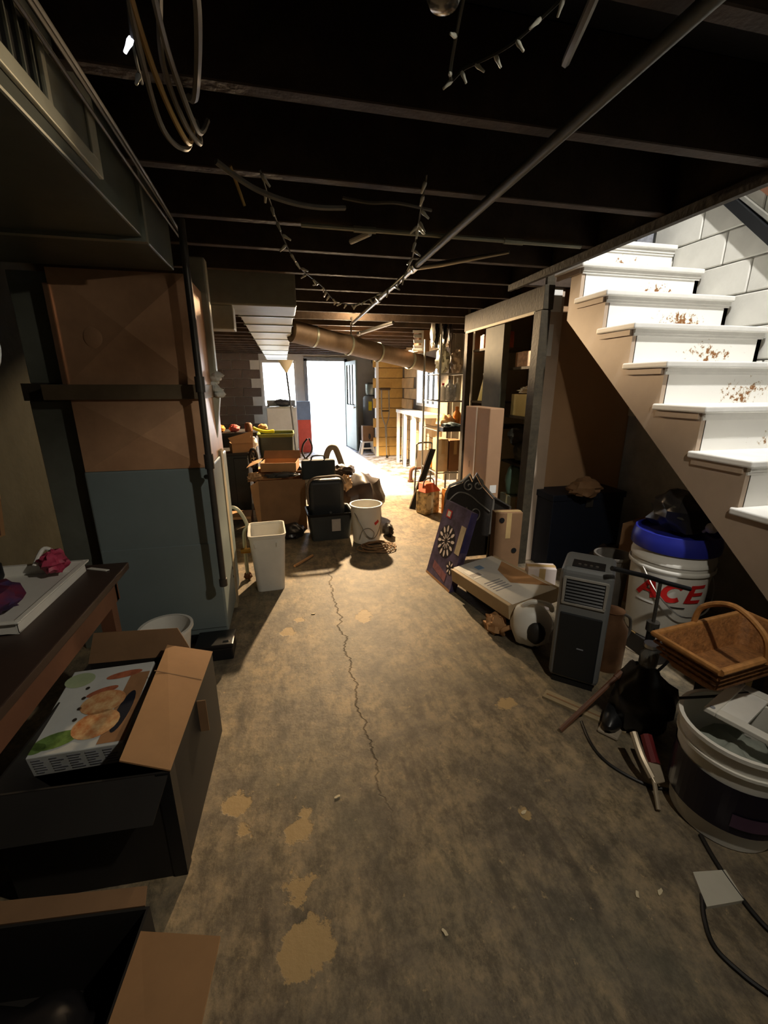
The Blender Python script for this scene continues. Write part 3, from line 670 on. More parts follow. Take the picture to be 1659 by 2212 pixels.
bk = pail('white_bucket', 'white plastic bucket with looped wire handle standing before the dark pile', (.70, 3.86, 0), .128, .148, .37)
MB().tube(smoothpath([(-.14, -.0, .34), (-.1, -.13, .26), (-.02, -.16, .10), (.06, -.15, .08), (.13, -.07, .2), (.142, 0, .34)]), .004, 6).build('wire_handle', M_steel, bk, True)
MB().tube(smoothpath([(-.09, -.137, .06), (-.06, -.145, .15), (0, -.15, .17), (.05, -.145, .12), (.03, -.145, .07), (-.03, -.145, .09)]), .003, 6).build('wire_loop', M_steel, bk, True)
mb = MB(); ribbon(mb, [(.06, 0), (.11, .025)], .03, .139, .2); mb.build('red_mark', M_red, bk)
cc = thing('cable_coil', 'flat coil of dusty cable lying on the floor beside the white bucket', 'cable coil', (.76, 3.62, 0))
mb = MB(); pts = []
for k in range(110):
    a = k*.35; r = .17+.022*math.sin(k*.9)-.0009*k
    pts.append((r*math.cos(a)*1.05, r*math.sin(a)*.85, .006+.0004*k))
mb.tube(pts, .0055, 6); mb.build('coil', mat('tan_cable', lin(150, 118, 84), .7, var=.2), cc, True)

tt = thing('storage_tote', 'dark grey storage tote with a white paper label holding a black case', 'tote', (.365, 4.08, 0), 3)
frustum_ring(MB(), .185, .14, .215, .17, 0, .27, .005).build('body', mat('dark_tote', lin(52, 56, 58), .45, var=.2), tt, True)
frustum_ring(MB(), .216, .171, .225, .18, .25, .275, .014, closed=False).build('rim', M_black, tt, True)
MB().box(.0, .085, -.176, -.168, .10, .22).build('label', mat('grey_label', lin(172, 164, 156), .6), tt)
bc = thing('black_case', 'black hard case standing upright in the dark tote', 'case', (.35, 4.05, .09), 3)
MB().box(-.175, .175, 0, .12, 0, .49).build('shell', mat('black_case', lin(30, 34, 38), .5), bc, bevel=.045, seg=4)
MB().tube(smoothpath([(-.18, .02, .25), (-.18, .02, .42), (-.13, .02, .50), (0, .02, .515), (.13, .02, .51), (.18, .02, .44)]), .012, 8).build('edge_trim', mat('brown_trim', lin(110, 92, 76), .6), bc, True)
MB().lathe([(.012, 0), (.012, .004), (0, .004)], 12, (.03, -.004, .16), Matrix.Rotation(R(90), 3, 'X')).build('badge', M_steel, bc)
lp = thing('laptop_bag', 'black flat bag lying on top of the pile behind the case', 'bag', (.30, 4.34, .53), 2)
MB().box(-.17, .17, -.03, .05, 0, .20).build('body', mat('black_bag_cloth', lin(34, 42, 46), .7), lp, bevel=.02)
MB().tube(smoothpath([(-.07, .01, .20), (-.05, .01, .235), (.05, .01, .235), (.07, .01, .20)]), .008, 6).build('handle', M_black, lp, True)
MB().slab((-.17, .0, .0), (.17, .0, .0), (.17, .3, -.10), (-.17, .3, -.10), .1).build('gusset', mat('black_bag_cloth', lin(34, 42, 46), .7), lp)
tag(MB().blob((.56, 4.22, .50), (.06, .05, .07), 6, .6, 3).build('torn_paper', mat('tan_torn_paper', lin(196, 160, 120), .7, var=.4, scale=20), None, True), 'torn tan paper tuck beside the black bag', 'paper')

cx = carton('cardboard_carton', 'brown cardboard carton with torn edges in the middle pile', (-.08, 4.55, 0), 2, .46, .44, .54, M_cardd)
MB().slab((-.232, -.222, .10), (-.232, -.215, .54), (-.31, -.25, .50), (-.262, -.24, .08), .005).build('torn_flap', M_card, cx)
MB().slab((-.23, -.2, .545), (.0, -.2, .545), (.0, .22, .56), (-.23, .22, .60), .006).build('top_flap', M_card, cx)
MB().slab((-.235, -.2, .545), (-.235, .2, .545), (-.33, .2, .52), (-.33, -.2, .53), .006).build('outer_flap', M_card, cx)
ob = carton('shallow_carton', 'shallow open carton with orange lit inside lying on the brown carton', (-.08, 4.60, .60), -8, .36, .30, .09, M_card)
MB().slab((-.2, -.15, .09), (-.2, .15, .09), (-.32, .14, .06), (-.32, -.14, .04), .005).build('side_flap', M_card, ob)
MB().slab((-.2, .15, .09), (.2, .15, .09), (.19, .19, .17), (-.19, .19, .17), .005).build('far_flap', M_cardd, ob)
tag(MB().blob((-.06, 4.40, .575), (.17, .06, .025), 11, .4, 3).build('plastic_sheet', M_plg, None, True), 'grey crumpled plastic sheet on the front of the brown carton', 'plastic')
tag(MB().blob((-.34, 4.42, .56), (.07, .06, .04), 13, .7, 4).build('tan_paper_wad', mat('tan_torn_paper', lin(196, 160, 120), .7), None, True), 'ragged tan paper wad at the left corner of the brown carton', 'paper')
tag(MB().blob((.0, 4.12, .06), (.12, .12, .08), 21, .25, flat=0).build('black_bag', M_bag, None, True), 'black plastic bag on the floor left of the dark tote', 'bag')
gb = thing('dark_green_bin', 'dark green storage bin with yellowish rim at the back of the pile', 'bin', (-.12, 5.42, 0))
frustum_ring(MB(), .17, .16, .20, .20, 0, .88, .006).build('body', mat('dark_green_plastic', lin(42, 52, 46), .5, var=.2), gb, True)
frustum_ring(MB(), .201, .201, .215, .215, .865, .905, .012, closed=False).build('rim', mat('olive_rim', lin(110, 118, 50), .5), gb, True)
MB().box(-.15, .15, -.188, -.18, .35, .80).build('front_panel', mat('dark_green_plastic', lin(42, 52, 46), .5), gb, bevel=.003)
tag(MB().blob((.0, 5.03, .30), (.24, .13, .27), 31, .18, flat=0).build('black_bag', M_bag, None, True), 'tall black plastic bag behind the brown carton', 'bag')
uh = thing('grey_hose', 'thick grey hose bent in an upright loop above the pile', 'hose', (.515, 5.02, .35))
MB().tube(smoothpath([(-.11, 0, 0), (-.075, 0, .28), (-.03, 0, .39), (.03, 0, .40), (.075, 0, .30), (.13, -.03, .12), (.2, -.05, -.05)]), .036, 12).build('hose', mat('grey_hose', lin(128, 120, 104), .6), uh, True)
MB().tube([(-.112, 0, -.02), (-.105, 0, .05)], .042, 12).build('cuff', M_dwood, uh, True)
tag(MB().blob((.78, 4.62, .24), (.25, .30, .26), 41, .25, flat=0).build('brown_bag', M_brownbag, None, True), 'large brown black plastic bag slumped right of the pile', 'bag')
tag(MB().blob((.62, 4.78, .52), (.13, .12, .07), 43, .4).build('brown_bag', M_brownbag, None, True), 'small crumpled brown bag on top of the large slumped one', 'bag')
tag(MB().blob((.94, 3.95, .06), (.05, .10, .07), 45, .3, flat=0).build('black_bag', M_bag, None, True), 'little black bag peeking out right of the white bucket', 'bag')
ps = thing('pruning_shears', 'black handled garden shears sticking out behind the cartons', 'shears', (.20, 5.12, .62))
MB().tube(smoothpath([(0, 0, 0), (-.03, 0, .08), (-.01, 0, .17), (.04, 0, .23)]), .010, 8).build('handle', M_black, ps, True)
MB().tube(smoothpath([(.01, 0, 0), (.07, 0, .06), (.09, 0, .14), (.06, 0, .235)]), .010, 8).build('handle', M_black, ps, True)
MB().slab((-.03, 0, 0), (.04, 0, 0), (.02, 0, -.16), (-.02, 0, -.16), .008).build('blade', M_steel, ps)
# black cabinet and things on it, left rear
bcab = thing('black_cabinet', 'black wooden cabinet behind the stud at the left', 'cabinet', (-.62, 5.0, 0))
MB().box(-.28, .20, -.2, .25, .08, .73).build('body', M_black, bcab, bevel=.006)
MB().box(-.30, .22, -.21, .26, .73, .755).build('top', M_cardk, bcab)
MB().box(.05, .195, -.215, -.2, .10, .70).build('door', M_black, bcab, bevel=.004)
for x in (-.26, .16):
    for y in (-.18, .2): MB().box(x, x+.03, y, y+.03, 0, .08).build('foot', M_redwood, bcab)
sh = thing('low_wood_shelf', 'low brown wooden board shelf standing in front of the black cabinet', 'shelf', (-.52, 4.35, 0))
MB().box(-.20, .12, -.05, .2, .16, .185).build('board', M_card, sh)
MB().box(-.20, -.17, -.05, .2, 0, .16).build('side', M_cardd, sh); MB().box(.09, .12, -.05, .2, 0, .16).build('side', M_cardd, sh)
tc_ = thing('small_carton', 'small open carton with raised flap on top of the black cabinet', 'box', (-.50, 4.92, .755), 15)
MB().box(-.10, .12, -.09, .09, 0, .10).build('body', M_card, tc_)
MB().slab((-.10, -.09, .10), (.12, -.09, .10), (.14, -.04, .22), (-.13, -.07, .16), .005).build('flap', M_card, tc_)
tag(MB().blob((-.38, 4.93, .84), (.06, .06, .085), 51, .5, 3).build('white_plastic_bag', M_plw, None, True), 'white plastic bag stuffed beside the small carton on the cabinet', 'bag')
wh = thing('spoked_wheel', 'small black spoked wheel leaning on the cabinet corner', 'wheel', (-.36, 4.76, .70))
mb = MB(); P = [(.0+.10*math.cos(a)*.35, .10*math.cos(a)*.3, .10*math.sin(a)) for a in [2*math.pi*k/24 for k in range(25)]]
mb.tube(P, .016, 8, cap=False).build('tyre', M_black, wh, True)
for k in range(6):
    a = math.pi*2*k/6; MB().tube([(0, 0, 0), (.09*math.cos(a)*.35, .09*math.cos(a)*.3, .09*math.sin(a))], .004, 5).build('spoke', M_steel, wh)
rc = thing('rear_bench', 'dark bench behind the cabinet covered with small clutter', 'bench', (-.70, 5.75, 0))
MB().box(-.5, .35, -.25, .25, .86, .90).build('top', M_cardk, rc)
MB().box(-.48, .33, -.2, .22, 0, .86).build('body', M_cardk, rc)
rr = random.Random(5)
clut = [('red_can', M_red, 'red can on the dark rear bench next to the stud'), ('orange_ball', M_orange, 'small orange ball on the dark rear bench'), ('pink_toy', mat('pink_toy', lin(200, 96, 90), .5), 'pinkish toy on the dark rear bench'), ('brown_jar', M_redwood, 'brown jar on the dark rear bench'), ('tan_lump', M_card, 'tan crumpled lump at the right end of the rear bench')]
for k, (n_, m_, l_) in enumerate(clut):
    x = -1.06+.17*k
    if k in (0, 3): tag(MB().lathe([(.04, 0), (.045, .01), (.045, .09), (.03, .11), (0, .11)], 16, (x+.1, 5.6, .90)).build(n_, m_, None, True), l_, n_.split('_')[1])
    else: tag(MB().blob((x+.1, 5.62, .945), (.06, .05, .045), 60+k, .35).build(n_, m_, None, True), l_, n_.split('_')[1])
yb = thing('yellow_hand_tool', 'yellow curved plastic tool resting on the dark green bin', 'tool', (-.30, 5.36, .91))
MB().tube(smoothpath([(-.08, 0, .06), (-.02, 0, .03), (.06, 0, .01), (.13, 0, .012)]), .018, 8).build('grip', M_yellow, yb, True)
MB().tube([(.13, 0, .012), (.16, 0, .012)], .022, 8).build('end_cap', M_yellow, yb, True)

# ================================================================== REAR: LAMP, APPLIANCE, WATER HEATER, CRUTCH
fl = thing('floor_lamp', 'tall floor lamp with a cream glass bowl shade before the bright window', 'lamp', (.16, 7.6, 0))
MB().lathe([(.14, 0), (.14, .012), (.03, .03), (0, .03)], 28).build('base', M_blackm, fl, True)
MB().tube([(0, 0, .03), (-.04, 0, 0.9), (-.092, 0, 1.66)], .014, 10).build('pole', M_black, fl, True)
MB().lathe([(.02, 1.66), (.035, 1.69), (.08, 1.76), (.125, 1.85), (.119, 1.85), (.075, 1.77), (.02, 1.70)], 28, (-.092, 0, 0), cap=False).build('lamp_shade', mat('cream_glass', lin(206, 196, 160), .35, var=.05, trans=.15), fl, True)
wa = thing('washing_machine', 'white top-loading washer standing below the bright rear window', 'washer', (-.06, 9.8, 0))
MB().box(-.31, .30, -.3, .3, .05, 1.0).build('cabinet', mat('washer_enamel', lin(196, 198, 192), .4, var=.1), wa, bevel=.012, seg=3)
MB().box(-.31, .30, .18, .3, 1.0, 1.14).build('control_panel', mat('washer_enamel', lin(196, 198, 192), .4), wa, bevel=.01)
MB().box(-.26, .25, -.28, .16, 1.0, 1.02).build('lid', M_plw, wa, bevel=.006)
MB().box(-.28, .27, -.28, .28, 0, .05).build('plinth', M_black, wa)
tag(MB().box(-.16, .10, 9.47, 9.49, .18, .36).build('white_card', M_plw), 'white card leaning on the front of the washer', 'card')
tag(MB().blob((-.02, 9.7, 1.09), (.16, .10, .07), 71, .4, flat=1.02).build('grey_bundle', M_plg, None, True), 'grey bundle lying on top of the washer', 'bundle')
rb = thing('blue_red_carton', 'tall carton blue above and red below standing left of the door', 'box', (.42, 9.9, 0))
MB().box(-.15, .14, -.1, .1, .0, .72).build('red_part', mat('red_print', lin(214, 92, 80), .6, var=.2), rb, bevel=.003)
MB().box(-.15, .14, -.1, .1, .72, 1.12).build('blue_part', mat('blue_print', lin(120, 146, 186), .6, var=.2), rb, bevel=.003)
hw = thing('water_heater', 'grey cylindrical water heater with a yellow tag in the rear alcove', 'heater', (2.02, 10.1, 0))
MB().lathe([(.22, .06), (.225, .08), (.225, 1.17), (.20, 1.22), (0, 1.23)], 36).build('tank', mat('heater_grey', lin(120, 122, 124), .45, var=.1), hw, True)
MB().lathe([(.18, 0), (.18, .06)], 24).build('stand', M_black, hw, True)
MB().lathe([(.15, 1.25), (.17, 1.30), (.17, 1.48), (.12, 1.52), (0, 1.52)], 28).build('draft_hood', M_metal, hw, True)
MB().tube(smoothpath([(.05, -.1, 1.2), (.1, -.12, 1.4), (.06, -.12, 1.7), (-.03, -.12, 1.95), (-.02, -.1, 2.15)]), .012, 8).build('hose', M_black, hw, True)
mb = MB(); ribbon(mb, [(-.14, 0), (-.06, 0)], .2, .225, 1.0); mb.build('yellow_tag', M_yellow, hw)
so = thing('white_stool', 'white wooden step stool in front of the water heater', 'stool', (1.74, 9.35, 0))
MB().box(-.13, .14, -.13, .13, .25, .28).build('seat', M_white, so, bevel=.004)
for sx in (-1, 1):
    for sy in (-1, 1): MB().slab((sx*.10-.02, sy*.1-.015, .25), (sx*.10+.02, sy*.1-.015, .25), (sx*.15+.02, sy*.12-.015, 0), (sx*.15-.02, sy*.12-.015, 0), .03).build('leg', M_white, so)
MB().box(-.12, .12, -.11, -.09, .11, .14).build('stretcher', M_white, so)
ct = thing('stool_carton', 'brown cardboard box with a dark mark sitting on the white stool', 'box', (1.75, 9.35, .28))
MB().box(-.12, .13, -.1, .1, 0, .33).build('body', M_cardd, ct, bevel=.003)
MB().blob((.03, -.101, .10), (.03, .003, .06), 3, .4, nu=10, nv=8).build('dark_mark', M_black, ct)
cr = thing('crutch', 'aluminium crutch leaning on the ochre block wall', 'crutch', (2.02, 8.62, 0))
for sx in (-1, 1): MB().tube(smoothpath([(sx*.075, .16, 1.37), (sx*.08, .14, .95), (sx*.06, .12, .80), (sx*.012, .10, .64), (sx*.012, .06, .42)]), .013, 8).build('upright', mat('dull_aluminium', lin(150, 146, 138), .4, .3), cr, True)
MB().tube([(0, .09, .55), (0, .0, .03)], .012, 8).build('lower_leg', M_steel, cr, True)
MB().box(-.11, .11, .14, .19, 1.36, 1.41).build('underarm_pad', mat('brown_pad', lin(86, 70, 50), .8), cr, bevel=.015)
MB().tube([(-.08, .14, .95), (.08, .14, .95)], .014, 8).build('hand_grip', M_dwood, cr, True)
MB().tube([(0, .005, .06), (0, -.002, .005)], .02, 8).build('rubber_tip', M_black, cr, True)
wbh = thing('white_workbench', 'long white workbench standing below the side window', 'workbench', (2.26, 7.4, 0))
MB().box(-.18, .12, -.95, .72, .96, 1.02).build('top', M_white, wbh, bevel=.004)
for y in (-.9, -.4, .15, .64): MB().box(-.17, -.12, y, y+.05, 0, .96).build('leg', M_white, wbh)
for y in (-.62, -.1, .48): MB().box(-.08, -.06, y-.13, y+.16, .05, .94).build('back_panel', M_plw, wbh)
for y in (-.36, .24): MB().box(-.165, -.14, y, y+.03, .02, .95).build('dark_brace', M_dwood, wbh)
vl = thing('brown_valve_pipe', 'brown rusty pipe standing on the floor near the bench', 'pipe', (1.86, 6.3, 0))
MB().tube(smoothpath([(0, 0, 0), (.0, 0, .14), (.02, 0, .2), (.08, 0, .22), (.16, 0, .22)]), .03, 10).build('pipe', M_redwood, vl, True)
MB().tube([(0, 0, 0), (0, 0, .03)], .05, 12).build('foot_flange', M_redwood, vl, True)

# ================================================================== RIGHT SIDE
# wire shelving with clutter
sw = thing('wire_shelf', 'tall black wire shelving unit crammed with clutter by the rear right', 'shelf', (1.93, 5.05, 0))
for x in (-.17, .17):
    for y in (-.2, .38): MB().tube([(x, y, 0), (x, y, 2.0)], .013, 8).build('upright', M_blackm if x > 0 else M_steel, sw, True)
SZ = (.42, .93, 1.27, 1.58)
for z in SZ:
    mb = MB().tube([(-.17, -.2, z), (.17, -.2, z), (.17, .38, z), (-.17, .38, z), (-.17, -.2, z)], .007, 6)
    for k in range(8): mb.tube([(-.17, -.2+.58*(k+.5)/8, z), (.17, -.2+.58*(k+.5)/8, z)], .004, 5)
    mb.build('wire_deck', M_steel, sw)
def bottle(name, label, loc, r, h, m, capm, cat='bottle', group='bottles and jars on the wire shelf'):
    t = thing(name, label, cat, loc, 0, group)
    MB().lathe([(r*.9, 0), (r, .01), (r, h*.6), (r*.9, h*.72), (r*.35, h*.84), (r*.35, h*.9)], 18).build('body', m, t, True)
    MB().lathe([(r*.42, h*.88), (r*.42, h), (0, h)], 14).build('cap', capm, t, True)
bx_ = lambda n, l, c, m, g=None: None
def carton_solid(name, label, loc, sx, sy, sz, m, rz=0, group=None, extra=None):
    t = thing(name, label, 'box', loc, rz, group)
    MB().box(-sx/2, sx/2, -sy/2, sy/2, 0, sz).build('body', m, t, bevel=.004)
    MB().box(-sx/2-.001, sx/2+.001, -.02, .02, sz-.003, sz+.0015).box(-.02, .02, -sy/2-.0015, -sy/2, sz*.55, sz).build('tape', mat('packing_tape', lin(190, 160, 110), .3), t)
    return t
bottle('spray_bottle', 'white bottle with red cap on the upper middle wire shelf', (1.84, 4.95, 1.278), .035, .2, M_plw, M_red)
bottle('silver_canister', 'silver speckled canister on the upper middle wire shelf', (1.92, 4.93, 1.278), .06, .24, mat('speckled_silver', lin(196, 198, 196), .3, .4, var=.5, scale=30), M_steel, 'canister')
bottle('white_bottle', 'slim white bottle right of the silver canister', (2.02, 4.95, 1.278), .03, .26, M_plw, M_white)
bottle('orange_bottle', 'orange bottle on the lower middle wire shelf', (2.03, 4.95, .938), .05, .27, M_orange, M_orange)
tag(MB().blob((1.90, 4.98, 1.03), (.10, .12, .085), 81, .35, flat=.94).build('cream_cloth', mat('cream_orange_cloth', lin(226, 190, 140), .7, var=.5, scale=12, col2=lin(206, 130, 70)), None, True), 'cream and orange cloth heap on the lower middle wire shelf', 'cloth')
cct = thing('black_crate', 'black tray with grey rags on the second wire shelf', 'tray', (1.90, 4.92, .86))
MB().box(-.14, .14, -.12, .1, .0, .055).build('tray', M_black, cct, bevel=.01)
MB().blob((0, 0, .06), (.11, .09, .035), 83, .5, 3).build('rags', mat('grey_rag', lin(130, 150, 160), .8, var=.3), cct, True)
cct.location.z = .938; cct.location.y = 4.80; cct.location.x = 1.9
carton_solid('grey_carton', 'cream carton standing upright on the low wire shelf', (1.85, 5.0, .43), .13, .2, .40, mat('cream_carton', lin(206, 184, 144), .7))
carton_solid('brown_carton', 'brown carton right of the cream one on the low wire shelf', (2.01, 5.0, .43), .15, .2, .38, M_cardd)
tag(MB().blob((1.85, 5.03, 1.74), (.075, .10, .15), 85, .5, 3, flat=1.59).build('white_bag', mat('greenish_white_bag', lin(186, 184, 160), .5, var=.5, scale=14), None, True), 'greenish white plastic bag piled on the top wire shelf', 'bag')
tag(MB().blob((2.01, 5.0, 1.72), (.065, .10, .13), 86, .5, 3, flat=1.59).build('beige_bag', mat('beige_bag', lin(160, 140, 116), .6, var=.5, scale=14), None, True), 'beige crumpled bag on the top wire shelf right end', 'bag')
hg = thing('hanging_clothes', 'dark and white garments hanging beside the round duct end', 'clothes', (1.80, 5.12, 1.60))
for k, (m_, dx) in enumerate(((M_plw, -.05), (M_bag, .0), (M_plw, .05), (M_bag, .12), (M_brownbag, .2))):
    MB().blob((dx, .02*k, .44), (.026, .05, .15), 90+k, .4, 3).build('garment', m_, hg, True)
# things in front of the shelves
lbd = thing('leaning_board', 'narrow black board leaning against the wire shelf', 'board', (1.46, 4.80, 0))
MB().slab((-.03, .06, 0), (.03, .0, 0), (.27, .02, .72), (.22, .08, .72), .025).build('board', M_black, lbd)
MB().slab((-.035, .06, 0), (-.03, .058, 0), (.22, .078, .72), (.215, .08, .72), .027).build('white_edge', M_white, lbd)
sbx = thing('folding_chair', 'dark folding chair leaning behind the black board', 'chair', (1.80, 5.6, 0), 10)
for x in (-.12, .12): MB().tube([(x, -.05, 0), (x+.1, .1, .62)], .012, 8).build('frame_leg', M_blackm, sbx, True)
MB().tube(smoothpath([(-.02, .1, .62), (.0, .1, .68), (.2, .1, .68), (.22, .1, .62)]), .012, 8).build('top_rail', M_blackm, sbx, True)
MB().slab((-.07, .03, .36), (.15, .03, .36), (.2, .1, .58), (-.03, .1, .58), .012).build('back_panel', M_plw, sbx)
hb = thing('patterned_bag', 'patterned bag with an orange clasp on the floor before the wire shelf', 'bag', (1.585, 4.62, 0), 22)
M_pat = mat('patterned_cloth', lin(206, 180, 130), .7, var=.9, scale=16, col2=lin(50, 36, 30))
MB().box(-.11, .11, -.08, .10, 0, .28).build('body', M_pat, hb, bevel=.02, seg=3)
MB().prism([(-.12, -.085, .27), (.12, -.085, .27), (.06, -.02, .36), (-.06, -.02, .36)], (0, .13, 0)).build('flap', mat('orange_red_cloth', lin(206, 90, 50), .6, var=.4, scale=20), hb, bevel=.006)
ell(MB(), -.03, .15, .05, .09, 0).build('oval_patch', mat('cream_patch', lin(226, 206, 160), .6), hb).matrix_local = Matrix.Translation((-.02, -.082, 0)) @ Matrix.Rotation(R(90), 4, 'X')
MB().tube(smoothpath([(-.09, 0, .28), (-.06, 0, .40), (.06, 0, .40), (.09, 0, .28)]), .008, 6).build('handle', M_blackm, hb, True)
oc = carton_solid('orange_carton', 'upright orange carton leaning behind the patterned bag', (1.80, 4.55, 0), .12, .08, .30, M_orange, 15)
carton_solid('orange_folder', 'small bright orange box wedged above the patterned bag', (1.86, 5.22, .43), .0999, .06, .16, M_orange, -12)
bottle('white_mug', 'white mug with dark print beside the orange carton', (1.93, 4.58, 0), .05, .40, M_plw, M_plw, 'canister', None)
# tall cardboard box
tl = thing('tall_carton', 'tall narrow taped cardboard box standing upright beside the closet', 'box', (1.715, 3.565, 0))
MB().box(-.065, .065, -.25, .25, 0, 1.27).build('body', mat('tall_carton_board', lin(166, 130, 98), .75, var=.1), tl, bevel=.008)
MB().box(-.068, -.064, -.012, .012, 0, 1.272).build('tape', mat('pale_tape', lin(206, 186, 150), .35), tl)
MB().box(-.0662, -.065, .10, .115, .72, .78).build('dark_stamp', M_cardd, tl)
MB().box(-.02, .04, -.2515, -.2505, .55, .62).build('label', M_white, tl)
# fire screen
fs = thing('fireplace_screen', 'black iron fireplace screen with scrolled top behind the dartboard box', 'screen', (1.45, 3.20, 0), 0)
tl_ = lambda pts, r=.008, nm='scroll', n=6: MB().tube(smoothpath(pts, n), r, 8).build(nm, M_giron, fs, True)
out = [(-.22, 0, 0), (-.215, 0, .30), (-.20, 0, .60), (-.17, 0, .665), (-.06, 0, .70), (.0, 0, .755), (.03, 0, .70), (.06, 0, .755), (.12, 0, .66), (.235, 0, .54), (.22, 0, .3), (.21, 0, 0)]
MB().tube([Vector(p) for p in out], .011, 8).build('outer_frame', M_giron, fs, True)
MB().prism([(x*.97, .006, max(.02, z*.97)) for x, y, z in out], (0, .008, 0)).build('mesh_panel', mat('dark_mesh', lin(52, 46, 40), .7, .2, var=.3, scale=60), fs)
def spiral(cx, cz, r0, turns, flip=1, st=0):
    return [(cx+flip*r0*(1-t)*math.cos(st+t*turns*6.283), -.006, cz+r0*(1-t)*math.sin(st+t*turns*6.283)) for t in [k/24 for k in range(23)]]
tl_(spiral(-.005, .655, .05, 1.4, 1, 1.6), .007, 'scroll', 2); tl_(spiral(.075, .66, .055, 1.4, -1, 1.6), .007, 'scroll', 2)
tl_(spiral(.05, .42, .12, 1.1, 1, 2.6), .006, 'scroll', 2); tl_(spiral(-.10, .42, .10, 1.1, -1, 2.6), .006, 'scroll', 2)
tl_([(-.19, 0, .52), (-.1, 0, .60), (0, 0, .58), (.1, 0, .50), (.2, 0, .42)], .007, 'inner_arch')
sd = MB().slab((.215, 0, 0), (.235, 0, .54), (.30, -.16, .50), (.27, -.16, 0), .012).build('side_wing', mat('dark_mesh', lin(52, 46, 40), .7), fs)
MB().tube([(.27, -.16, 0), (.30, -.16, .50), (.235, 0, .54)], .010, 8).build('wing_frame', M_blackm, fs, True)
# dartboard box (leans on the screen)
db = thing('dartboard_box', 'purple dartboard box leaning against the black fireplace screen', 'box', (1.037, 3.026, 0))
ex = Vector((.048, -.39, 0)); ez = Vector((.19, .10, .57)); en = ex.cross(ez).normalized()
if en.x > 0: en = -en
lx, lz = ex.length, ez.length
Mdb = Matrix((ex.normalized().to_4d()[:3], en, ez.normalized())).transposed()   # local: x across, y outward, z up
def dpt(u, v, n=0): return ex*u+ez*v+en*n
def dquad(us, vs, n): return [dpt(u, v, n) for u, v in zip(us, vs)]
a_, b_, c_, d_ = dpt(0, 0), dpt(1, 0), dpt(1, 1), dpt(0, 1)
MB().add([a_, b_, c_, d_]+[p-en*.055 for p in (a_, b_, c_, d_)], [(0, 1, 2, 3), (7, 6, 5, 4), (0, 4, 5, 1), (1, 5, 6, 2), (2, 6, 7, 3), (3, 7, 4, 0)]).build('carton', mat('purple_print', lin(96, 84, 116), .4, var=.5, scale=9, col2=lin(50, 42, 56)), db)
def dell(mb, u, v, ru, rv, n, rot=0, k=20):
    mb.add([dpt(u, v, n)+(ex.normalized()*(ru*math.cos(a)*math.cos(rot)-rv*math.sin(a)*math.sin(rot))+ez.normalized()*(ru*math.cos(a)*math.sin(rot)+rv*math.sin(a)*math.cos(rot))) for a in [6.2832*i/k for i in range(k)]], [tuple(range(k))]); return mb
dell(MB(), .42, .52, .125, .125, .001).build('board_print', mat('print_charcoal', lin(44, 38, 42), .4), db)
for k in range(12):
    a = 6.2832*k/12+.2; dell(MB(), .42+.095*math.cos(a)/lx, .52+.095*math.sin(a)/lz, .026, .012, .002, a, 12).build('segment_print', mat('print_pale_pink', lin(240, 226, 220), .4), db)
for k in range(12):
    a = 6.2832*k/12+.2; dell(MB(), .42+.042*math.cos(a)/lx, .52+.042*math.sin(a)/lz, .022, .005, .002, a, 10).build('spoke_print', MATS['print_pale_pink'], db)
dell(MB(), .80, .26, .05, .05, .001).build('small_board_print', MATS['print_charcoal'], db)
for k in range(6):
    a = 6.2832*k/6; dell(MB(), .80+.033*math.cos(a)/lx, .26+.033*math.sin(a)/lz, .016, .008, .002, a, 10).build('segment_print', MATS['print_pale_pink'], db)
MB().add(dquad((.80, .97, .97, .80), (.45, .45, .80, .80), .0015), [(0, 1, 2, 3)]).build('cream_strip_print', mat('print_cream_strip', lin(206, 190, 160), .4, var=.2, scale=20), db)
MB().add(dquad((.16, .36, .36, .16), (.80, .80, .90, .90), .0015), [(0, 1, 2, 3)]).build('red_badge_print', M_red, db)
MB().add(dquad((.20, .32, .32, .20), (.815, .815, .885, .885), .002), [(0, 1, 2, 3)]).build('white_badge_print', M_plw, db)
MB().add(dquad((.2, .75, .75, .2), (.12, .06, .16, .22), .0015), [(0, 1, 2, 3)]).build('pink_band_print', mat('print_dusty_pink', lin(150, 100, 108), .4, var=.4, scale=30), db)
MB().add([c_+en*.001, c_-en*.056, (b_+(c_-b_)*.5)-en*.056, (b_+(c_-b_)*.5)+en*.001], [(0, 1, 2, 3)]).build('blue_edge_print', mat('print_blue', lin(86, 92, 190), .4, var=.3), db)
MB().add([a_-en*.0+Vector((0, 0, .001))+en*.002, b_+en*.002+Vector((0, 0, .001)), b_+ez*.03+en*.002, a_+ez*.03+en*.002], [(0, 1, 2, 3)]).build('tan_edge', M_card, db)
# flat white box
fx = thing('flat_shipping_box', 'flat white and tan shipping box lying tilted on clutter by the dartboard box', 'box', (1.335, 2.35, .185), 10)
fx.rotation_euler = (R(-3), R(-7), R(10))
MB().box(-.19, .19, -.32, .32, -.05, .045).build('body', mat('tan_white_box', lin(186, 164, 130), .6, var=.1), fx, bevel=.004)
MB().box(-.165, .165, -.325, .325, .045, .0465).build('white_top', mat('white_top_print', lin(216, 214, 206), .35, var=.15, scale=3), fx)
MB().add([(.0, -.1, .0475), (.16, -.28, .0475), (.16, .2, .0475), (.05, .1, .0475)], [(0, 1, 2, 3)]).build('tan_print', M_card, fx)
MB().box(-.15, -.07, .08, .22, .0465, .048).build('shipping_label', M_white, fx)
mb = MB()
for k in range(9): mb.box(-.145+.008*k, -.142+.008*k, .10, .15, .048, .0485)
o = mb.build('barcode', M_black, fx); o['kind'] = 'stuff'
MB().box(-.05, .0, .18, .24, .0465, .048).build('blue_print', mat('pale_blue_print', lin(130, 160, 190), .4), fx)
mb = MB()
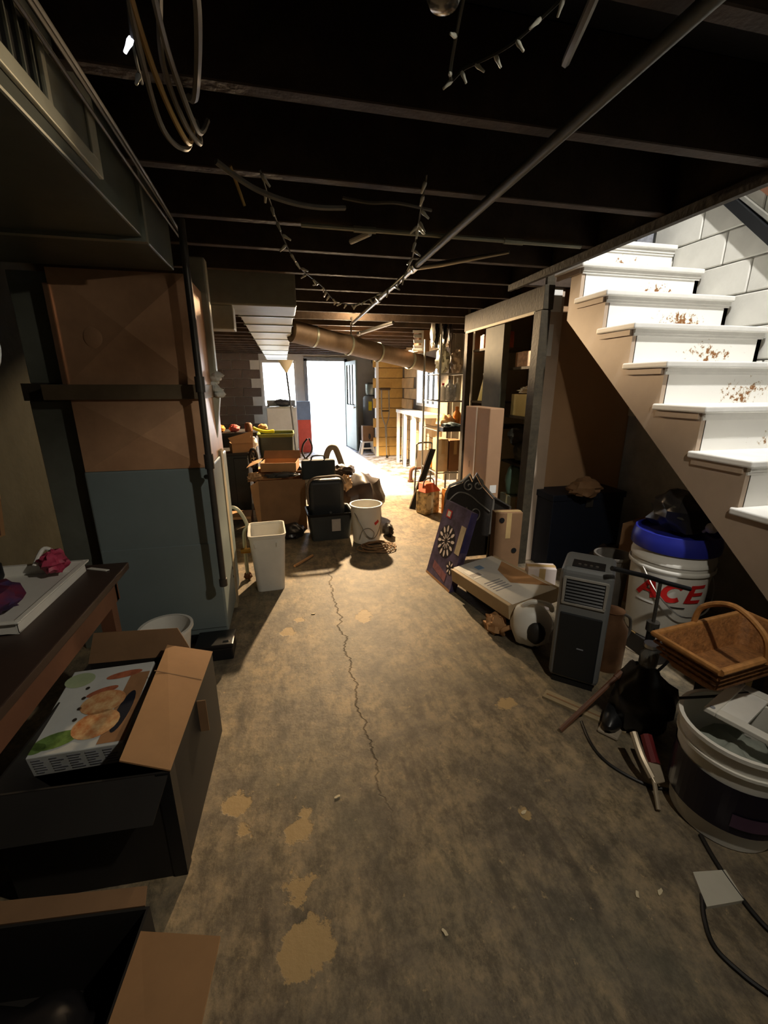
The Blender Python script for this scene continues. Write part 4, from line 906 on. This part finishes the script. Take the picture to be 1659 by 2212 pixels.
for k in range(5): mb.box(-.14, -.02, -.02-.03*k, -.012-.03*k, .0465, .0478)
o = mb.build('text_lines', mat('print_grey', lin(140, 142, 150), .4), fx); o['kind'] = 'stuff'
o = carton_solid('under_carton', 'dark carton lying below the flat shipping box', (1.38, 2.42, 0), .26, .46, .11, M_cardk, 10)
ww = thing('wicker_scrap', 'crushed tan cardboard scrap under the corner of the flat box', 'scrap', (1.18, 2.10, 0))
MB().blob((0, 0, .05), (.06, .07, .06), 100, .5, 3, flat=0).build('crushed_part', M_card, ww, True)
MB().tube(smoothpath([(.02, -.06, .01), (.0, -.09, .06), (.06, -.1, .08), (.1, -.06, .02)]), .014, 8).build('folded_rim', M_card, ww, True)
carton_solid('small_white_box', 'small white and pink box standing behind the grey cooler', (1.60, 2.32, .0), .18, .10, .30, mat('white_pink_box', lin(210, 196, 188), .5, var=.1), -20)
# low cartons beside closet post
lc = carton_solid('slotted_carton', 'cardboard carton with dark hand holes beside the closet post', (1.70, 2.99, 0), .22, .10, .48, M_cardd, -8)
for i, (x, z) in enumerate(((-.06, .42), (.06, .16), (-.09, .08))): MB().lathe([(.022, 0), (.022, .003), (0, .003)], 14, (x, -.051, z), Matrix.Rotation(R(90), 3, 'X')).build('hand_hole', M_black, lc)
carton_solid('low_carton', 'low brown carton wedged under the closet opening behind the flat box', (1.62, 2.64, 0), .30, .14, .12, M_cardd, -25)
# closet contents
gc = 'goods stored in the closet'
carton_solid('patterned_carton', 'pink patterned carton on the upper closet shelf', (2.08, 3.39, 1.60), .26, .25, .12, mat('pink_pattern', lin(190, 150, 120), .6, var=.5, scale=30), 0, gc)
carton_solid('cream_carton', 'cream carton on the middle closet shelf with white lace on it', (2.08, 3.39, 1.20), .26, .28, .18, mat('cream_box', lin(214, 200, 140), .6, var=.1), 0, gc)
tag(MB().blob((2.07, 3.39, 1.41), (.11, .12, .035), 110, .6, 4).build('white_lace', M_plw, None, True), 'white lace bunched on the cream carton in the closet', 'lace', gc)
for k, (y, z, r, l) in enumerate(((3.36, .89, .12, 'upper grey stuffed bag on the low closet shelf'), (3.48, 1.02, .10, 'rear grey stuffed bag on the low closet shelf'))):
    tag(MB().blob((2.03, y, z), (.10, .08, .085), 112+k, .3, flat=.805).build('grey_bag', mat('grey_cloth_bag', lin(112, 112, 100), .7, var=.4), None, True), l, 'bag', gc)
tag(MB().blob((2.22, 3.4, .63), (.10, .12, .10), 117, .3).build('black_bag', M_bag, None, True), 'black bag below the low closet shelf', 'bag', gc)
bgw = thing('plastic_sack', 'pale green plastic sack sitting on a white box in the closet', 'sack', (1.985, 3.43, .50))
MB().blob((0, 0, .12), (.075, .09, .15), 118, .2, flat=.0).build('sack', mat('pale_green_plastic', lin(150, 190, 168), .35, var=.3), bgw, True)
carton_solid('white_green_box', 'white box with red edge on the closet floor under the green sack', (1.985, 3.43, 0), .14, .20, .50, mat('white_green_box', lin(190, 196, 170), .5, var=.2), 0, gc)
carton_solid('red_carton', 'reddish carton on the far top closet shelf', (2.10, 4.10, 1.80), .2, .16, .15, mat('red_brown_box', lin(150, 70, 44), .6, var=.5, scale=14), 0, gc)
carton_solid('copper_carton', 'copper coloured carton beside the red one on the far closet shelf', (2.10, 4.28, 1.80), .2, .14, .14, mat('copper_box', lin(196, 120, 80), .6, var=.5, scale=14), 0, gc)
for k, (y, h, l) in enumerate(((4.06, .40, 'taller pale yellow cone shaped lampshade on the far closet shelf'), (4.26, .24, 'shorter yellow cone shaped lampshade on the far closet shelf'))):
    t = thing('cone_shade', l, 'lampshade', (2.06, y, 1.30), 0, 'cone lampshades in the closet')
    MB().lathe([(.085, 0), (.035, h), (.03, h), (.08, 0)], 24, cap=False).build('shade', mat('pale_yellow_shade', lin(226, 218, 150), .5, var=.05), t, True)
    MB().lathe([(.0, h), (.04, h+.005), (.045, h+.03), (.0, h+.05)], 20).build('finial', M_plw, t, True)
carton_solid('grey_flat_box', 'flat grey box under the far closet shelf', (2.06, 4.15, 1.05), .2, .26, .12, mat('grey_box', lin(160, 158, 150), .6), 0, gc)
MB().box(.03, .62, .93, 1.3, 1.03, 1.05).build('shelf', M_dwood, cf)
# under-stair area
nv = thing('navy_chest', 'dark navy chest standing under the stairs by the closet post', 'chest', (2.32, 2.98, 0))
MB().box(-.32, .33, -.14, .14, 0, .58).build('body', M_navy, nv, bevel=.006)
MB().box(-.33, .34, -.15, .145, .58, .63).build('lid', M_navy, nv, bevel=.006)
MB().box(-.03, .03, -.158, -.15, .52, .58).build('latch', M_blackm, nv)
tag(MB().blob((2.42, 2.62, .1), (.2, .13, .16), 120, .3, flat=0).build('brown_sack', M_brownbag, None, True), 'dim brown sack on the floor under the stairs', 'sack')
carton_solid('understair_carton', 'dim brown carton under the stairs behind the round bin', (2.40, 2.26, .0), .32, .28, .55, M_cardd, 20)
tag(MB().blob((2.2, 2.75, .70), (.13, .09, .07), 121, .4, flat=.632).build('tan_rag', M_cardd, None, True), 'tan rag lying on the navy chest', 'rag')
# grey cylinder bin
gcn = pail('grey_bin', 'grey round metal bin between the cooler and the blue lidded bucket', (1.93, 2.08, 0), .085, .10, .45, mat('grey_bin_metal', lin(112, 106, 98), .5, .3), cat='bin')
# ACE bucket
ax, ay = 2.02, 1.765
carton_solid('low_dark_carton', 'low dark carton under the blue lidded bucket', (ax, ay, 0), .34, .34, .11, M_cardk)
ab = thing('lidded_bucket', 'white bucket with red lettering and a glossy blue lid under the stairs', 'bucket', (ax, ay, .112))
MB().lathe([(.165, 0), (.17, .01), (.192, .44), (.198, .445), (.198, .465), (.194, .47), (.195, .52)], 48).build('body', M_plw, ab, True)
MB().lathe([(.2, .505), (.207, .51), (.209, .55), (.203, .575), (.196, .60), (.188, .602), (.18, .575), (0, .575)], 48).build('lid', M_blue, ab, True)
MB().lathe([(.20, .40), (.203, .405), (.203, .42), (.2, .425)], 48, cap=False).build('handle_ring', M_plw, ab, True)
br = ab; ang = math.degrees(math.atan2(-ax, ay))   # lettering faces the aisle
lt = bpy.data.objects.new('lettering', None)
def letters():
    sh_ = .25; w = .027; z0 = .255; r = .1855; off = .004
    H = .10; U = -.145
    A = MB(); ribbon(A, [(U, 0), (U+.042, H), (U+.084, 0)], w, r, z0, 10, sh_, off); ribbon(A, [(U+.018, .033), (U+.066, .033)], .014, r, z0, 6, sh_, off+.0003)
    Cc = MB(); ribbon(Cc, [(U+.115+.042+.042*math.cos(a), H/2+.043*math.sin(a)) for a in [R(45+270*k/14) for k in range(15)]], w, r, z0, 3, sh_, off)
    Ee = MB(); ribbon(Ee, [(U+.232, 0), (U+.232, H)], w, r, z0, 6, sh_, off)
    for v in (.009, H/2, H-.009): ribbon(Ee, [(U+.22, v), (U+.30, v)], .018, r, z0, 6, sh_, off+.0003)
    un = MB(); ribbon(un, [(U+.0, -.03), (U+.09, -.03)], .012, r-.001, z0, 6, 0, off)
    un2 = MB(); ribbon(un2, [(U+.16, -.03), (U+.23, -.03)], .007, r-.001, z0, 6, 0, off)
    return [('letter_a', A, M_red), ('letter_c', Cc, M_red), ('letter_e', Ee, M_red), ('white_underline', un, M_white), ('small_text', un2, M_cardk)]
for n_, mb, m_ in letters():
    o = mb.build(n_, m_, ab); o.rotation_euler = (0, 0, R(-44)); o.scale = (1, 1, 1)
MB().tube(smoothpath([(-.2, -.02, .41), (-.19, -.13, .30), (-.10, -.21, .20), (.05, -.215, .22), (.17, -.12, .33), (.2, 0, .41)]), .004, 6).build('wire_handle', M_steel, ab, True)
tag(MB().blob((ax+.05, ay+.02, .79), (.17, .14, .13), 130, .3, flat=.712).build('black_bag', M_bag, None, True), 'black crumpled bag heaped on the blue bucket lid', 'bag')
tag(MB().blob((ax+.02, ay-.02, .83), (.10, .08, .07), 131, .35, flat=.78).build('olive_cloth', mat('olive_cloth', lin(70, 66, 54), .8, var=.4), None, True), 'olive cloth scrap lying in the black bag on the lid', 'cloth')
kn = thing('white_ball', 'round white plastic ball on the black bag beside the stringer', 'ball', (ax-.0+.02, ay-.155, .765))
MB().lathe([(0, -.01), (.018, -.01), (.026, .0), (.026, .02), (.018, .03), (0, .03)], 20, (0, 0, 0), Matrix.Rotation(R(70), 3, 'X')).build('cap', M_white, kn, True)
MB().tube([(0, 0, 0), (0, .03, -.03)], .008, 8).build('stem', M_plw, kn)
# portable cooler
ac = thing('air_cooler', 'portable grey and black air cooler with a louvered outlet near the stairs', 'cooler', (1.315, 1.55, 0), -42)
w, d, h = .23, .25, .63
MB().box(-w/2, w/2, 0, d, .03, h).build('housing', mat('silver_grey_plastic', lin(104, 106, 106), .4, var=.1), ac, bevel=.025, seg=3)
MB().box(-.093, .093, -.006, .01, .05, .40).build('front_panel', mat('cooler_black', lin(30, 32, 34), .45, var=.1), ac, bevel=.006)
MB().box(-.095, .095, .01, d-.01, 0, .03).build('base', M_black, ac)
of = MB().box(-.095, .095, -.008, .0, .445, .457).box(-.095, .095, -.008, .0, .578, .59).box(-.095, -.083, -.008, .0, .457, .578).box(.083, .095, -.008, .0, .457, .578).build('outlet_frame', mat('silver_trim', lin(170, 168, 162), .3, .4), ac, bevel=.003)
MB().box(-.083, .083, -.001, .0, .457, .578).build('outlet_recess', M_black, ac)
for k in range(7): MB().slab((-.081, -.007, .462+.0165*k), (.081, -.007, .462+.0165*k), (.081, -.001, .469+.0165*k), (-.081, -.001, .469+.0165*k), .003).build('louver', mat('cooler_black', lin(30, 32, 34), .45), of)
MB().box(-.07, .07, .03, .12, h, h+.004).build('control_panel', M_black, ac)
for k in range(4): MB().lathe([(.007, 0), (.007, .004), (0, .004)], 10, (-.04+.025*k, .06, h+.004)).build('button', M_steel, ac)
MB().box(.0, .03, -.0075, -.006, .22, .226).build('logo_line', mat('print_grey', lin(140, 142, 150), .4), ac)
# white helmet like appliance
wr_ = thing('white_appliance', 'rounded white plastic appliance with a dark opening beside the air cooler', 'appliance', (1.31, 1.93, 0), -34)
MB().blob((0, 0, .13), (.115, .10, .135), 140, .12, flat=0).build('shell', M_plw, wr_, True)
MB().blob((.03, -.09, .13), (.05, .035, .065), 141, .1).build('dark_opening', M_cardk, wr_, True)
MB().tube(smoothpath([(-.05, -.03, .26), (0, -.05, .30), (.08, -.04, .29), (.10, 0, .24)]), .014, 8).build('handle', M_plw, wr_, True)
# pump
pu = thing('floor_pump', 'black floor pump with a wide T handle in front of the blue lidded bucket', 'pump', (1.63, 1.45, 0))
MB().tube([(0, 0, .03), (0, 0, .36)], .020, 12).build('barrel', M_black, pu, True)
MB().tube([(0, 0, .36), (-.005, 0, .585)], .008, 10).build('rod', M_blackm, pu, True)
MB().tube([(-.28, .0, .685), (-.1, 0, .63), (.02, 0, .585), (.17, 0, .535)], .011, 10).build('handle', M_black, pu, True)
MB().tube([(0, 0, .34), (0, 0, .385)], .028, 12).build('collar', M_blackm, pu, True)
MB().box(-.1, .1, -.04, .04, 0, .03).build('foot_plate', M_black, pu, bevel=.006)
MB().tube(smoothpath([(.02, 0, .05), (.08, -.05, .2), (.05, -.06, .34), (-.02, -.03, .36)]), .007, 8).build('hose', M_black, pu, True)
# black bag and jars below pump
tag(MB().blob((1.44, 1.26, .13), (.12, .12, .17), 150, .25, flat=0).build('black_bag', M_bag, None, True), 'black bag of odds and ends between the pump and the white pail', 'bag')
jr = thing('copper_jug', 'tarnished copper jug behind the air cooler', 'jug', (1.60, 1.66, 0))
MB().lathe([(.07, 0), (.08, .02), (.08, .24), (.05, .29), (.05, .33), (.055, .335), (0, .335)], 24).build('body', mat('tarnished_copper', lin(130, 96, 70), .35, .6, var=.3), jr, True)
MB().tube(smoothpath([(.05, 0, .31), (.11, 0, .27), (.12, 0, .18), (.08, 0, .12)]), .008, 8).build('handle', M_blackm, jr, True)
gj = thing('glass_jar', 'small clear jar glinting beside the wicker basket', 'jar', (1.43, 1.26, .315))
MB().lathe([(.03, 0), (.035, .01), (.035, .06), (.025, .075), (.025, .09), (0, .09)], 18).build('glass', MATS['smoky_glass'], gj, True)
MB().lathe([(.028, .09), (.028, .105), (0, .105)], 16).build('lid', M_steel, gj, True)
sd_ = thing('shoe', 'dark shoe with a pale sole lying left of the black bag', 'shoe', (1.36, 1.30, 0), 35)
MB().blob((0, 0, .05), (.13, .045, .05), 151, .12, flat=.018).build('upper', M_black, sd_, True)
MB().box(-.12, .12, -.042, .042, 0, .018).build('sole', mat('pale_sole', lin(150, 138, 120), .7), sd_, bevel=.008)
# stake, cords, gardening tool, tile
sk = thing('wooden_stake', 'reddish wooden stick resting on the dark shoe', 'stick', (1.083, 1.30, .012))
MB().tube([(0, 0, 0), (.27, .03, .20)], .011, 8).build('shaft', M_redwood, sk, True)
MB().tube([(.27, .03, .20), (.30, .033, .222)], .014, 8).build('end_knob', M_redwood, sk, True)
cable('thin dark cord curving over the floor left of the white pail', [(1.21, 1.33, .006), (1.17, 1.22, .006), (1.165, 1.13, .006), (1.20, 1.05, .006), (1.26, .985, .006), (1.34, .95, .006)], .006, M_cablek)
cable('black cord trailing along the floor past the white tile', [(1.27, .80, .006), (1.24, .72, .006), (1.22, .63, .006), (1.215, .55, .006), (1.24, .45, .006)], .007, M_cablek)
cable('second black cord looping left of the white tile toward the camera', [(1.12, .66, .006), (1.07, .61, .006), (1.035, .55, .006), (1.05, .49, .006), (1.08, .44, .006), (1.13, .38, .006)], .006, M_cablek)
gt = thing('garden_trowel', 'old garden tool with pale prongs and a red grip beside the white pail', 'tool', (1.20, .90, 0))
MB().tube([(0, 0, .012), (.03, .055, .05), (.04, .075, .06)], .008, 8).build('shaft', mat('pale_metal', lin(170, 156, 134), .4, .4), gt, True)
MB().slab((.03, .06, .05), (.075, .06, .05), (.10, .12, .085), (.03, .12, .085), .01).build('head', mat('pale_metal', lin(170, 156, 134), .4), gt, bevel=.004)
MB().tube(smoothpath([(.04, .08, .06), (.04, .14, .10), (.06, .21, .14)]), .014, 8, ).build('prong', mat('pale_metal', lin(170, 156, 134), .4), gt, True)
MB().tube([(.075, .11, .08), (.115, .20, .12)], .022, 8).build('red_grip', mat('dark_red_grip', lin(96, 26, 28), .5), gt, True)
tl2 = MB().slab((1.138, .709, 0), (1.095, .625, 0), (1.219, .614, 0), (1.242, .692, 0), .012).build('white_tile', mat('tile_white', lin(190, 186, 172), .5, var=.1)); tag(tl2, 'loose white tile lying on the floor in front of the white pail', 'tile')
sr = thing('floor_board', 'pale wooden board lying on the floor below the air cooler', 'board', (1.25, 1.40, 0), -52)
MB().box(-.16, .2, -.03, .03, 0, .012).build('plank', mat('pale_plank', lin(150, 134, 104), .7, var=.3), sr)
MB().box(-.15, .19, -.004, .004, .012, .0135).build('groove', M_cardd, sr)
# big white pail with dark label
wpx, wpy = 1.415, .86
wp2 = pail('paint_pail', 'large white pail with a dark purple wrapped label at the right edge', (wpx, wpy, 0), .148, .168, .37)
mb = MB(); ribbon(mb, [(-.33, .0), (.42, .0)], .17, .162, .165, 40, 0, .003); o = mb.build('label', mat('dark_purple_label', lin(26, 20, 36), .3, var=.3), wp2); o.rotation_euler = (0, 0, R(-55))
mb = MB(); ribbon(mb, [(.08, -.03), (.25, -.03)], .05, .1635, .165, 20, 0, .005); o = mb.build('label_band', mat('plum_band', lin(84, 60, 82), .35), wp2); o.rotation_euler = (0, 0, R(-75))
MB().lathe([(.163, .30), (.172, .30), (.172, .31), (.164, .31)], 40, cap=False).build('collar', M_plw, wp2, True)
tag(MB().blob((wpx, wpy, .24), (.12, .12, .06), 160, .4, 3).build('grey_rag', mat('grey_green_rag', lin(150, 156, 146), .7, var=.3), None, True), 'grey rag stuffed inside the large white pail', 'rag')
fr = thing('plastic_bracket', 'white plastic bracket plate lying across the mouth of the large pail', 'bracket', (wpx+.085, wpy+.02, .375), 20)
for (x0, x1, y0, y1) in ((-.13, .13, -.11, -.075), (-.13, .13, .075, .11), (-.13, -.095, -.075, .075), (.095, .13, -.075, .075)): MB().box(x0, x1, y0, y1, 0, .018).build('bar', M_plw, fr, bevel=.003)
MB().box(-.095, .095, .0, .075, .002, .012).build('white_panel', M_white, fr)
for x in (-.11, .11): MB().lathe([(.008, 0), (.008, .002), (0, .002)], 10, (x, .092, .018)).build('screw_dot', mat('print_grey', lin(140, 142, 150), .4), fr)
# basket
bs = thing('wicker_basket', 'rectangular brown wicker basket with arched handle sitting above the pail', 'basket', (1.49, 1.005, .485), 6)
M_wick = mat('wicker', lin(150, 100, 54), .7, var=.45, scale=40, bump=.5, bscale=90)
frustum_ring(MB(), .19, .085, .235, .115, 0, .11, .010).build('weave', M_wick, bs, True)
for z, k in ((.03, .30), (.055, .55), (.08, .80)):
    a, b = .19+.045*k+.002, .085+.03*k+.002
    MB().tube([(-a, -b, z), (a, -b, z), (a, b, z), (-a, b, z), (-a, -b, z)], .006, 6).build('weave_band', M_wick, bs, True)
MB().tube([(-.235, -.115, .11), (.235, -.115, .11), (.235, .115, .11), (-.235, .115, .11), (-.235, -.115, .11)], .012, 8).build('rim', mat('wicker_rim', lin(172, 120, 66), .65, var=.3, scale=40), bs, True)
MB().tube(smoothpath([(-.03, -.122, .10), (-.035, -.10, .19), (-.04, .0, .245), (-.035, .10, .19), (-.03, .122, .10)]), .010, 8).build('handle', mat('wicker_rim', lin(172, 120, 66), .65), bs, True)
cg = carton_solid('dark_support_carton', 'dark carton under the wicker basket behind the large pail', (1.63, 1.075, 0), .20, .12, .485, M_cardk, 6)
cable('thin black rod lying across the rim of the large pail', [(1.30, 1.0, .385), (1.45, .98, .383), (1.60, .965, .385)], .005, M_cablek)

# flakes and bits on the floor
for k, (x, y, a, l) in enumerate(((.735, 1.005, .3, 'white flake on the bare floor left of the garden tool'), (.93, .70, 1.0, 'pale flake nearest the white tile'), (1.0, .69, .6, 'second pale flake beside the white tile'), (.34, .74, 2.0, 'thin pale flake in the near middle of the floor'), (.10, 1.21, .4, 'tiny white crumb above the bare floor patches'), (.10, 2.55, .1, 'curled twig-like bit near the floor crack'))):
    M = Matrix.Translation((x, y, 0)) @ Matrix.Rotation(a, 4, 'Z'); r_ = random.Random(k)
    P = [M @ Vector(((.009+.006*r_.random())*math.cos(t), (.003+.005*r_.random())*math.sin(t), .0005)) for t in [6.283*i/8 for i in range(8)]]
    tag(MB().prism(P, (0, 0, .004)).build('paint_flake', mat('pale_flake', lin(206, 192, 160), .7)), l, 'flake', 'flakes on the floor')
